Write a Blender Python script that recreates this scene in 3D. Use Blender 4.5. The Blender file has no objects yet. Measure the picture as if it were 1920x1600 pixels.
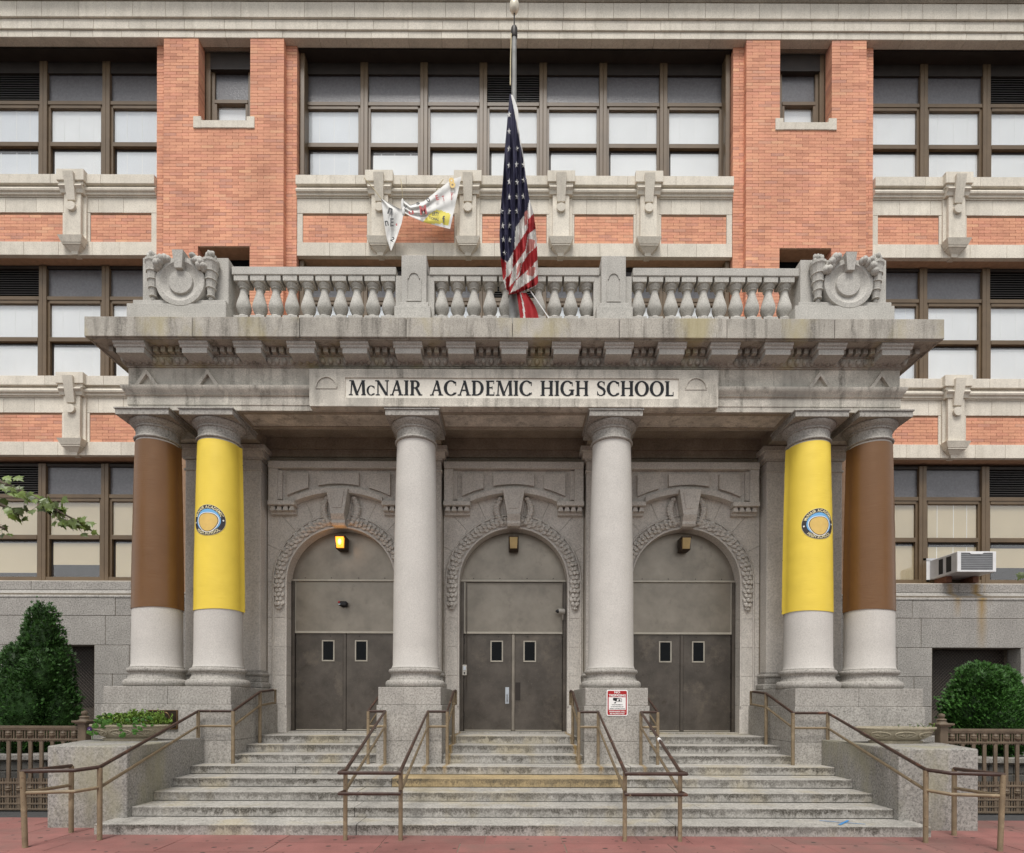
import bpy, bmesh, math, random
from mathutils import Vector, noise as mnoise

random.seed(7)
PI = math.pi
scene = bpy.context.scene
COL = scene.collection

# ------------------------------------------------------------------ camera
F, CX, HY, EYE = 1060.0, 962.0, 1318.0, 1.70      # focal length in photo pixels, vanishing point, eye height (m)
cam_data = bpy.data.cameras.new('camera')
cam_data.sensor_width = 36.0
cam_data.lens = 36.0 * F / 1920.0
cam_data.shift_y = (HY - 800.0) / 1920.0
cam_data.shift_x = (960.0 - CX) / 1920.0
cam_data.clip_start = 0.1
cam_data.clip_end = 2000.0
cam = bpy.data.objects.new('camera', cam_data)
cam.location = (0, 0, EYE)
cam.rotation_euler = (PI / 2, -0.0033, 0)
COL.objects.link(cam)
scene.camera = cam

# ------------------------------------------------------------------ sky, sun, exposure (bright overcast day)
RISE = 0.135                                          # stair riser
SUN_EL, SUN_AZ = math.radians(62), math.radians(8)     # azimuth: swung a little to the left of straight behind the camera
world = bpy.data.worlds.new('World'); scene.world = world
world.use_nodes = True
wn, wl_ = world.node_tree.nodes, world.node_tree.links
wn.clear()
w_out = wn.new('ShaderNodeOutputWorld'); w_bg = wn.new('ShaderNodeBackground')
w_sky = wn.new('ShaderNodeTexSky'); w_hs = wn.new('ShaderNodeHueSaturation')
w_sky.sky_type = 'NISHITA'; w_sky.sun_disc = False
w_sky.sun_elevation = SUN_EL; w_sky.sun_rotation = PI + SUN_AZ
w_sky.air_density = 1.0; w_sky.dust_density = 1.0; w_sky.ozone_density = 1.0
w_hs.inputs['Saturation'].default_value = 0.10
w_bg.inputs['Strength'].default_value = 0.09
wl_.new(w_sky.outputs[0], w_hs.inputs['Color']); wl_.new(w_hs.outputs[0], w_bg.inputs['Color'])
wl_.new(w_bg.outputs[0], w_out.inputs['Surface'])

sun_d = bpy.data.lights.new('sun', 'SUN'); sun_d.energy = 1.5; sun_d.angle = math.radians(20)
sun_d.color = (1.0, 0.965, 0.92)
sun = bpy.data.objects.new('sun', sun_d); COL.objects.link(sun)
sdir = Vector((-math.sin(SUN_AZ) * math.cos(SUN_EL), -math.cos(SUN_AZ) * math.cos(SUN_EL), math.sin(SUN_EL)))
sun.rotation_euler = sdir.to_track_quat('Z', 'Y').to_euler()
sun.location = (-3, -20, 30)

vs = scene.view_settings
vs.view_transform = 'Standard'; vs.look = 'None'; vs.gamma = 1.0; vs.use_curve_mapping = False
vs.exposure = 0.98
scene.cycles.max_bounces = 6
scene.cycles.transparent_max_bounces = 8

# ------------------------------------------------------------------ planes of the place (distance from the eye, m)
STEP0, TREAD, RISE = 7.22, 0.47, 0.135
PED, AX, ARC, COR = 9.53, 10.08, 9.73, 9.29
EW, DOOR = 11.38, 11.65
PIER, BAND, WIN, BASE = 12.10, 12.25, 12.55, 12.00
LAND = 8 * RISE
def X(px, Y): return (px - CX) * Y / F
def Z(py, Y): return EYE + (HY - py) * Y / F

# ------------------------------------------------------------------ materials
def new_mat(name):
    m = bpy.data.materials.new(name); m.use_nodes = True
    nt = m.node_tree; nt.nodes.clear()
    out = nt.nodes.new('ShaderNodeOutputMaterial'); b = nt.nodes.new('ShaderNodeBsdfPrincipled')
    nt.links.new(b.outputs[0], out.inputs[0])
    return m, nt, b
class N:
    """tiny node-graph helper"""
    def __init__(s, nt): s.nt = nt; s.pos = None
    def n(s, t, **kw):
        nd = s.nt.nodes.new(t)
        for k, v in kw.items(): setattr(nd, k, v)
        return nd
    def link(s, a, b): s.nt.links.new(a, b)
    def position(s):
        if s.pos is None: s.pos = s.n('ShaderNodeNewGeometry').outputs['Position']
        return s.pos
    def scaled(s, sc, rot=None):
        mp = s.n('ShaderNodeMapping'); mp.inputs['Scale'].default_value = sc
        if rot: mp.inputs['Rotation'].default_value = rot
        s.link(s.position(), mp.inputs['Vector']); return mp.outputs[0]
    def noise(s, scale, detail=3, rough=0.55, vec=None, dist=0.0):
        t = s.n('ShaderNodeTexNoise'); t.inputs['Scale'].default_value = scale
        t.inputs['Detail'].default_value = detail; t.inputs['Roughness'].default_value = rough
        t.inputs['Distortion'].default_value = dist
        s.link(vec if vec is not None else s.position(), t.inputs['Vector']); return t.outputs['Fac']
    def ramp(s, fac, stops):
        r = s.n('ShaderNodeValToRGB'); e = r.color_ramp.elements
        while len(e) < len(stops): e.new(0.5)
        for k, (p, c) in enumerate(stops):
            e[k].position = p
            e[k].color = (c, c, c, 1) if isinstance(c, (int, float)) else (*c, 1)
        s.link(fac, r.inputs[0]); return r.outputs[0]
    def mix(s, fac, a, b, mode='MIX'):
        m = s.n('ShaderNodeMix'); m.data_type = 'RGBA'; m.blend_type = mode
        for v, i in ((fac, 0), (a, 6), (b, 7)):
            if isinstance(v, (int, float)):
                m.inputs[i].default_value = v if i == 0 else (v, v, v, 1)
            elif isinstance(v, tuple): m.inputs[i].default_value = (*v, 1)
            else: s.link(v, m.inputs[i])
        return m.outputs[2]
    def math(s, op, a, b=0.0):
        m = s.n('ShaderNodeMath', operation=op)
        for i, v in enumerate((a, b)):
            if isinstance(v, (int, float)): m.inputs[i].default_value = v
            else: s.link(v, m.inputs[i])
        return m.outputs[0]
    def bump(s, h, strength, dist, bsdf):
        bm = s.n('ShaderNodeBump'); bm.inputs['Strength'].default_value = strength
        bm.inputs['Distance'].default_value = dist
        s.link(h, bm.inputs['Height']); s.link(bm.outputs[0], bsdf.inputs['Normal'])
    def rand(s):
        g = s.n('ShaderNodeNewGeometry').outputs['Random Per Island']
        o = s.n('ShaderNodeObjectInfo').outputs['Random']
        return s.math('FRACT', s.math('ADD', g, o))
M = {}
def stone(name, col, speck=0.25, blotch=0.18, streak=0.2, stain=(0.14, 0.12, 0.09), streak_amt=0.45, vary=0.10, grain=36, tint=None, bumpy=0.2, rust=None, riser=False):
    m, nt, b = new_mat(name); g = N(nt)
    c = g.mix(0.0, col, col)
    rnd = g.rand()
    c = g.mix(1.0, c, g.ramp(rnd, [(0, 1 - vary), (1, 1 + vary * 0.6)]), 'MULTIPLY')
    sp = g.noise(grain, 4, 0.75)
    c = g.mix(1.0, c, g.ramp(sp, [(0.30, 1 - speck * 1.5), (0.5, 1.0), (0.70, 1 + speck)]), 'MULTIPLY')
    bl = g.noise(2.3, 5, 0.6)
    c = g.mix(1.0, c, g.ramp(bl, [(0.3, 1 - blotch), (0.7, 1 + blotch * 0.5)]), 'MULTIPLY')
    if streak > 0:
        st = g.noise(1.0, 5, 0.65, vec=g.scaled((6.5, 6.5, 0.55)), dist=0.3)
        f = g.ramp(st, [(0.5, 0.0), (0.5 + 0.25 / max(streak, 0.01) * 0.25, streak_amt)])
        gr = g.ramp(g.noise(28, 4, 0.8), [(0.35, 0.25), (0.6, 1.0)])
        c = g.mix(g.math('MULTIPLY', f, gr), c, stain)
    if tint is not None:
        tn = g.noise(0.9, 4, 0.6, vec=g.scaled((1.3, 1.3, 0.6)))
        f = g.ramp(tn, [(0.52, 0.0), (0.66, tint[1])])
        c = g.mix(f, c, tint[0])
    if riser:          # grime washed down the upright faces, in ragged vertical runs
        nrm = g.n('ShaderNodeNewGeometry').outputs['Normal']; sn = g.n('ShaderNodeSeparateXYZ'); g.link(nrm, sn.inputs[0])
        up = g.math('LESS_THAN', g.math('ABSOLUTE', sn.outputs[2]), 0.5)
        rn = g.noise(1.0, 6, 0.75, vec=g.scaled((7.0, 4.0, 3.5)), dist=0.9)
        sz_ = g.n('ShaderNodeSeparateXYZ'); g.link(g.position(), sz_.inputs[0])
        fz_ = g.math('FRACT', g.math('DIVIDE', sz_.outputs[2], RISE))                    # runs start under the nosing
        rn = g.math('ADD', rn, g.math('MULTIPLY', g.math('SUBTRACT', fz_, 0.55), 0.34))
        f = g.ramp(rn, [(0.41, 0.20), (0.53, 1.0)]); g2 = g.ramp(g.noise(45, 4, 0.8), [(0.32, 0.35), (0.58, 1.0)])
        patch = g.ramp(g.noise(1.0, 4, 0.65, vec=g.scaled((0.9, 1.7, 1.7))), [(0.34, 0.50), (0.60, 1.0)])
        c = g.mix(g.math('MULTIPLY', g.math('MULTIPLY', g.math('MULTIPLY', f, g2), patch), up), c, (0.055, 0.048, 0.038))
    if rust is not None:
        sep = g.n('ShaderNodeSeparateXYZ'); g.link(g.position(), sep.inputs[0])
        tot = None
        for (rx, hw, z0, z1, amt) in rust:
            wob = g.math('MULTIPLY', g.math('SUBTRACT', g.noise(3.0, 3), 0.5), 0.12)
            dx = g.math('ABSOLUTE', g.math('SUBTRACT', g.math('ADD', sep.outputs[0], wob), rx))
            k = g.math('SUBTRACT', 1.0, g.math('DIVIDE', dx, hw))
            kk = g.n('ShaderNodeClamp'); g.link(k, kk.inputs[0])
            mr = g.n('ShaderNodeMapRange'); g.link(sep.outputs[2], mr.inputs[0])
            mr.inputs[1].default_value = z0; mr.inputs[2].default_value = z1
            mr.inputs[3].default_value = 0.15; mr.inputs[4].default_value = 1.0
            gate = g.math('GREATER_THAN', sep.outputs[2], z0)
            v = g.math('MULTIPLY', g.math('MULTIPLY', g.math('MULTIPLY', kk.outputs[0], mr.outputs[0]), gate), amt)
            tot = v if tot is None else g.math('MAXIMUM', tot, v)
        c = g.mix(tot, c, (0.30, 0.19, 0.055))
    g.link(c, b.inputs['Base Color'])
    b.inputs['Roughness'].default_value = 0.85
    b.inputs['Specular IOR Level'].default_value = 0.25
    g.bump(sp, bumpy, 0.01, b)
    M[name] = m
    return m
def plain(name, col, rough=0.6, metal=0.0, var=0.12, scale=6.0, spec=0.4, bump=None, chips=None, random_tint=0.0):
    m, nt, b = new_mat(name); g = N(nt)
    nz = g.noise(scale, 4, 0.6)
    c = g.mix(1.0, col, g.ramp(nz, [(0.3, 1 - var), (0.7, 1 + var)]), 'MULTIPLY')
    if random_tint: c = g.mix(1.0, c, g.ramp(g.rand(), [(0, 1 - random_tint), (1, 1 + random_tint)]), 'MULTIPLY')
    if chips:
        for (cs, lo, hi, cc) in chips:
            f = g.ramp(g.noise(cs, 5, 0.7), [(lo, 0.0), (hi, 1.0)])
            c = g.mix(f, c, cc)
    g.link(c, b.inputs['Base Color'])
    b.inputs['Roughness'].default_value = rough; b.inputs['Metallic'].default_value = metal
    b.inputs['Specular IOR Level'].default_value = spec
    if bump: g.bump(g.noise(bump[0], 3, 0.6, vec=g.scaled(bump[3]) if len(bump) > 3 else None), bump[1], bump[2], b)
    M[name] = m
    return m

stone('band_stone', (0.70, 0.645, 0.55), speck=0.14, blotch=0.12, streak=0.22, stain=(0.34, 0.30, 0.235), streak_amt=0.55, vary=0.09, grain=45)
stone('granite', (0.335, 0.318, 0.292), speck=0.42, blotch=0.14, streak=0.10, stain=(0.19, 0.18, 0.16), streak_amt=0.5, vary=0.06,
      rust=[(9.95, 0.13, 2.89, 3.92, 0.9), (9.42, 0.10, 3.55, 3.95, 0.6), (10.15, 0.05, 3.8, 4.3, 0.3)])
stone('portico_stone', (0.365, 0.345, 0.312), speck=0.38, blotch=0.16, streak=0.16, stain=(0.16, 0.145, 0.12), streak_amt=0.6, vary=0.04)
stone('cornice_stone', (0.42, 0.39, 0.34), grain=58, speck=0.26, blotch=0.22, streak=0.40, stain=(0.10, 0.09, 0.075), streak_amt=0.8, vary=0.06, tint=((0.40, 0.345, 0.19), 0.75))
stone('frieze_stone', (0.60, 0.56, 0.485), grain=58, speck=0.24, blotch=0.34, streak=0.34, stain=(0.10, 0.09, 0.075), streak_amt=0.8, vary=0.05, tint=((0.36, 0.34, 0.30), 0.6))
stone('column_stone', (0.565, 0.54, 0.50), speck=0.13, blotch=0.07, streak=0.05, stain=(0.40, 0.37, 0.33), streak_amt=0.3, vary=0.02, grain=60)
stone('wall_stone', (0.585, 0.55, 0.50), speck=0.22, blotch=0.12, streak=0.10, stain=(0.22, 0.19, 0.15), streak_amt=0.5, vary=0.05)
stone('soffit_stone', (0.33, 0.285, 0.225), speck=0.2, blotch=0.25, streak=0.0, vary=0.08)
stone('step_stone', (0.385, 0.368, 0.335), speck=0.36, blotch=0.18, streak=0.30, stain=(0.12, 0.11, 0.09), streak_amt=0.5, riser=True, rust=[(rx_*sg2, 0.055, 0.52, 0.70, 0.85) for sg2 in (-1, 1) for rx_ in (5.24, 2.13, 1.42, 1.10)], vary=0.07, tint=((0.42, 0.34, 0.17), 0.35))
stone('ochre_stone', (0.38, 0.29, 0.16), speck=0.28, blotch=0.22, streak=0.2, stain=(0.30, 0.27, 0.20), streak_amt=0.5, riser=True)
stone('balustrade_stone', (0.475, 0.455, 0.415), grain=50, speck=0.26, blotch=0.14, streak=0.16, stain=(0.20, 0.19, 0.16), streak_amt=0.5, vary=0.05)
stone('panel_stone', (0.80, 0.76, 0.67), speck=0.08, blotch=0.06, streak=0.06, stain=(0.4, 0.36, 0.3), streak_amt=0.3, vary=0.0)
stone('block_stone', (0.285, 0.272, 0.248), speck=0.46, blotch=0.16, streak=0.22, stain=(0.17, 0.16, 0.12), streak_amt=0.6, vary=0.04, tint=((0.29, 0.27, 0.17), 0.55))
stone('dark_stone', (0.11, 0.105, 0.095), speck=0.25, blotch=0.2, streak=0.1, stain=(0.04, 0.04, 0.035), vary=0.2)
stone('cast_stone', (0.34, 0.30, 0.22), speck=0.2, blotch=0.2, streak=0.1, stain=(0.16, 0.14, 0.09), vary=0.0)
plain('mortar', (0.42, 0.27, 0.175), 0.9, var=0.15, scale=12)
plain('stone_joint', (0.20, 0.17, 0.13), 0.95, var=0.2, scale=15)

# brick: every brick takes its own shade
m, nt, b = new_mat('brick'); g = N(nt)
c = g.ramp(g.rand(), [(0.0, (0.58, 0.270, 0.178)), (0.25, (0.71, 0.350, 0.228)), (0.55, (0.77, 0.388, 0.245)), (0.8, (0.72, 0.335, 0.225)), (0.93, (0.58, 0.300, 0.220)), (1.0, (0.80, 0.440, 0.270))])
c = g.mix(1.0, c, g.ramp(g.noise(40, 4, 0.7), [(0.3, 0.84), (0.7, 1.12)]), 'MULTIPLY')
c = g.mix(1.0, c, g.ramp(g.noise(0.9, 5, 0.65, vec=g.scaled((1.6, 1.6, 0.7))), [(0.3, 0.82), (0.7, 1.08)]), 'MULTIPLY')
g.link(c, b.inputs['Base Color']); b.inputs['Roughness'].default_value = 0.88; b.inputs['Specular IOR Level'].default_value = 0.2
g.bump(g.noise(90, 3), 0.15, 0.004, b); M['brick'] = m

plain('bronze_frame', (0.125, 0.085, 0.047), 0.42, 0.0, 0.14, 3.0, 0.5)
plain('dark_frame', (0.030, 0.024, 0.020), 0.5, 0.0, 0.2, 4.0, 0.3)
plain('louvre_metal', (0.045, 0.040, 0.036), 0.45, 0.0, 0.2, 4.0, 0.4)
plain('interior_dark', (0.012, 0.012, 0.012), 0.9, spec=0.1)
# frosted transom glass: rough, pebbled, dark room behind
m, nt, b = new_mat('frosted_glass'); g = N(nt)
g.link(g.mix(1.0, (0.085, 0.082, 0.088), g.ramp(g.noise(20, 4, 0.7), [(0.35, 0.75), (0.65, 1.25)]), 'MULTIPLY'), b.inputs['Base Color'])
b.inputs['Roughness'].default_value = 0.30; b.inputs['Specular IOR Level'].default_value = 0.9
g.bump(g.noise(45, 3, 0.6), 0.35, 0.01, b); M['frosted_glass'] = m
# clear glass: sees the blind behind and mirrors the sky
m = bpy.data.materials.new('window_glass'); m.use_nodes = True; nt = m.node_tree; nt.nodes.clear(); g = N(nt)
o_ = g.n('ShaderNodeOutputMaterial'); mx = g.n('ShaderNodeMixShader'); tr = g.n('ShaderNodeBsdfTransparent'); gl = g.n('ShaderNodeBsdfGlossy')
lw = g.n('ShaderNodeLayerWeight'); lw.inputs[0].default_value = 0.5
frc = g.math('ADD', g.math('MULTIPLY', g.math('POWER', lw.outputs['Facing'], 3.0), 0.8), 0.07)
tr.inputs[0].default_value = (0.985, 0.99, 0.99, 1); gl.inputs['Roughness'].default_value = 0.02
g.link(frc, mx.inputs[0]); g.link(tr.outputs[0], mx.inputs[1]); g.link(gl.outputs[0], mx.inputs[2]); g.link(mx.outputs[0], o_.inputs[0])
wv = g.n('ShaderNodeBump'); wv.inputs['Strength'].default_value = 0.04; wv.inputs['Distance'].default_value = 0.05
g.link(g.noise(1.2, 2), wv.inputs['Height']); g.link(wv.outputs[0], gl.inputs['Normal']); M['window_glass'] = m
def blind(name, col):
    m, nt, b = new_mat(name); g = N(nt)
    w = g.n('ShaderNodeTexWave'); w.wave_type = 'BANDS'; w.bands_direction = 'Z'; w.inputs['Scale'].default_value = 13.0
    w.inputs['Distortion'].default_value = 0.25; w.inputs['Detail'].default_value = 1.0
    g.link(g.position(), w.inputs['Vector'])
    c = g.mix(1.0, col, g.ramp(w.outputs['Fac'], [(0, 0.93), (1, 1.0)]), 'MULTIPLY')
    c = g.mix(1.0, c, g.ramp(g.noise(0.8, 2), [(0.3, 0.93), (0.7, 1.05)]), 'MULTIPLY')
    g.link(c, b.inputs['Base Color']); b.inputs['Roughness'].default_value = 0.6; M[name] = m
blind('blind_white', (0.90, 0.905, 0.90)); blind('blind_tan', (0.62, 0.52, 0.345)); blind('blind_bluegrey', (0.80, 0.825, 0.85))
plain('blind_cord', (0.88, 0.88, 0.86), 0.7, var=0.03)
plain('door_metal', (0.098, 0.084, 0.070), 0.40, 0.55, 0.28, 2.6, 0.5, bump=(60, 0.06, 0.005),
      chips=[(1.7, 0.55, 0.72, (0.165, 0.138, 0.108)), (5.0, 0.58, 0.80, (0.060, 0.047, 0.036)), (38.0, 0.60, 0.75, (0.18, 0.155, 0.125))])
plain('door_panel_metal', (0.255, 0.226, 0.185), 0.40, 0.55, 0.22, 1.8, 0.5, bump=(60, 0.06, 0.005),
      chips=[(1.3, 0.55, 0.75, (0.30, 0.27, 0.22)), (4.0, 0.58, 0.8, (0.185, 0.16, 0.13))])
plain('door_trim', (0.42, 0.385, 0.32), 0.4, 0.4, 0.12, 5.0)
plain('steel', (0.50, 0.53, 0.56), 0.3, 0.8, 0.1, 8.0)
plain('dark_glass', (0.006, 0.007, 0.008), 0.12, spec=0.08)
plain('rail_tan', (0.215, 0.163, 0.100), 0.5, var=0.18, scale=8, chips=[(22, 0.62, 0.66, (0.09, 0.045, 0.022)), (4.0, 0.56, 0.72, (0.34, 0.27, 0.17)), (3.0, 0.60, 0.8, (0.13, 0.085, 0.05))], bump=(40, 0.2, 0.004))
plain('rail_brown', (0.055, 0.032, 0.024), 0.42, var=0.3, scale=10, chips=[(9, 0.66, 0.70, (0.30, 0.24, 0.15)), (3, 0.58, 0.70, (0.15, 0.065, 0.04))], bump=(40, 0.2, 0.004))
plain('fence_tan', (0.125, 0.094, 0.063), 0.55, var=0.22, scale=7, chips=[(14, 0.68, 0.72, (0.07, 0.04, 0.025))])
def vinyl(name, col, rough):
    m, nt, b = new_mat(name); g = N(nt)
    g.link(g.mix(1.0, col, g.ramp(g.noise(1.5, 3), [(0.3, 0.94), (0.7, 1.05)]), 'MULTIPLY'), b.inputs['Base Color'])
    b.inputs['Roughness'].default_value = rough; b.inputs['Specular IOR Level'].default_value = 0.4
    hh_ = g.math('ADD', g.math('MULTIPLY', g.noise(1.0, 4, 0.6, vec=g.scaled((6, 6, 38))), g.noise(1.3, 2)), g.math('MULTIPLY', g.noise(1.0, 3, 0.6, vec=g.scaled((2.2, 2.2, 5)), dist=0.8), 0.7))
    g.bump(hh_, 0.20, 0.03, b); M[name] = m
vinyl('vinyl_brown', (0.160, 0.077, 0.028), 0.33); vinyl('vinyl_yellow', (0.82, 0.61, 0.075), 0.46)
# red scored paving with gum spots
m, nt, b = new_mat('red_paving'); g = N(nt)
c = g.mix(1.0, (0.270, 0.112, 0.098), g.ramp(g.rand(), [(0, 0.86), (1, 1.10)]), 'MULTIPLY')
c = g.mix(1.0, c, g.ramp(g.noise(1.1, 5, 0.65), [(0.3, 0.72), (0.7, 1.16)]), 'MULTIPLY')
c = g.mix(1.0, c, g.ramp(g.noise(60, 3, 0.7), [(0.3, 0.86), (0.7, 1.10)]), 'MULTIPLY')
c = g.mix(g.ramp(g.noise(0.7, 5, 0.65), [(0.46, 0.0), (0.68, 0.75)]), c, (0.165, 0.105, 0.088))
vo = g.n('ShaderNodeTexVoronoi', voronoi_dimensions='2D'); vo.inputs['Scale'].default_value = 4.6; g.link(g.scaled((1.0, 1.3, 0.0)), vo.inputs['Vector'])
vr = g.n('ShaderNodeTexVoronoi', voronoi_dimensions='2D'); vr.inputs['Scale'].default_value = 4.6; g.link(g.scaled((1.0, 1.3, 0.0)), vr.inputs['Vector'])
rs = g.n('ShaderNodeSeparateColor'); g.link(vr.outputs['Color'], rs.inputs[0])
rad = g.math('SUBTRACT', g.math('MULTIPLY', rs.outputs[0], 0.36), 0.19)
spot = g.math('LESS_THAN', g.math('ADD', vo.outputs['Distance'], g.math('MULTIPLY', g.noise(20, 2), 0.03)), rad)
c = g.mix(g.math('MULTIPLY', spot, 0.95), c, (0.035, 0.026, 0.023))
g.link(c, b.inputs['Base Color']); b.inputs['Roughness'].default_value = 0.75; g.bump(g.noise(70, 3), 0.25, 0.005, b); M['red_paving'] = m
plain('asphalt', (0.06, 0.06, 0.06), 0.9, var=0.2, scale=30)
plain('soil', (0.045, 0.033, 0.022), 0.95, var=0.35, scale=20)
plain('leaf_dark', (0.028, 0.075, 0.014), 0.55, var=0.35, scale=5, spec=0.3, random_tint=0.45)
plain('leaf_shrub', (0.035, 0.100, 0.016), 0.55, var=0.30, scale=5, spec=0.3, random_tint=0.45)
plain('leaf_lime', (0.13, 0.215, 0.032), 0.5, var=0.3, scale=9, spec=0.3, random_tint=0.45)
plain('leaf_green', (0.075, 0.19, 0.035), 0.5, var=0.2, scale=9, spec=0.3, random_tint=0.3)
plain('leaf_maple', (0.085, 0.125, 0.018), 0.45, var=0.3, scale=14, spec=0.5, random_tint=0.5, chips=[(7, 0.66, 0.75, (0.24, 0.17, 0.045))])
plain('bark', (0.09, 0.07, 0.05), 0.9, var=0.3, scale=14, bump=(30, 0.4, 0.02))
plain('white_paint', (0.78, 0.77, 0.75), 0.5, var=0.05); plain('cloth_white', (0.74, 0.73, 0.70), 0.8, var=0.06)
plain('red_paint', (0.36, 0.010, 0.012), 0.4, var=0.06); plain('black_paint', (0.012, 0.012, 0.014), 0.5)
plain('letter_black', (0.010, 0.012, 0.015), 0.5, spec=0.2); plain('sky_blue', (0.16, 0.42, 0.72), 0.5, var=0.05)
plain('badge_black', (0.035, 0.030, 0.034), 0.45); plain('badge_gold', (0.68, 0.46, 0.13), 0.5, var=0.1)
plain('cream_ink', (0.78, 0.70, 0.42), 0.5, var=0.03)
plain('flag_navy', (0.012, 0.011, 0.042), 0.75, var=0.25, scale=8); plain('flag_red', (0.31, 0.009, 0.012), 0.75, var=0.18, scale=8)
plain('flag_white', (0.60, 0.585, 0.555), 0.8, var=0.16, scale=9); plain('flag_pink', (0.44, 0.17, 0.15), 0.8, var=0.12, scale=8)
plain('banner_yellow', (0.72, 0.62, 0.12), 0.8, var=0.06); plain('rope', (0.55, 0.47, 0.30), 0.9)
plain('pole_grey', (0.24, 0.24, 0.23), 0.6, 0.1, 0.25, 6.0); plain('ball_gold', (0.72, 0.66, 0.53), 0.35, 0.2, 0.12)
plain('ac_white', (0.72, 0.72, 0.72), 0.45, var=0.05); plain('ac_grey', (0.46, 0.46, 0.47), 0.5, var=0.06); plain('coil_grey', (0.16, 0.165, 0.17), 0.5, 0.4)
plain('bronze_plaque', (0.030, 0.020, 0.012), 0.4, 0.5, 0.3, 20.0); plain('plaque_edge', (0.14, 0.085, 0.035), 0.4, 0.6)
plain('lamp_bronze', (0.05, 0.033, 0.02), 0.5, 0.3); plain('lamp_lens', (0.50, 0.36, 0.16), 0.3)
plain('old_wood', (0.16, 0.07, 0.04), 0.8, var=0.3, scale=20); plain('blue_tape', (0.05, 0.22, 0.48), 0.6, var=0.15, scale=20)
plain('petal_purple', (0.045, 0.012, 0.10), 0.6); plain('wire_grey', (0.085, 0.068, 0.052), 0.6); plain('camera_grey', (0.40, 0.38, 0.34), 0.5)
m, nt, b = new_mat('lamp_glow'); b.inputs['Base Color'].default_value = (0.9, 0.4, 0.05, 1)
b.inputs['Emission Color'].default_value = (1.0, 0.36, 0.035, 1); b.inputs['Emission Strength'].default_value = 0.62; M['lamp_glow'] = m
m, nt, b = new_mat('lamp_core'); b.inputs['Emission Color'].default_value = (1.0, 0.62, 0.14, 1); b.inputs['Emission Strength'].default_value = 0.95; M['lamp_core'] = m

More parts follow.
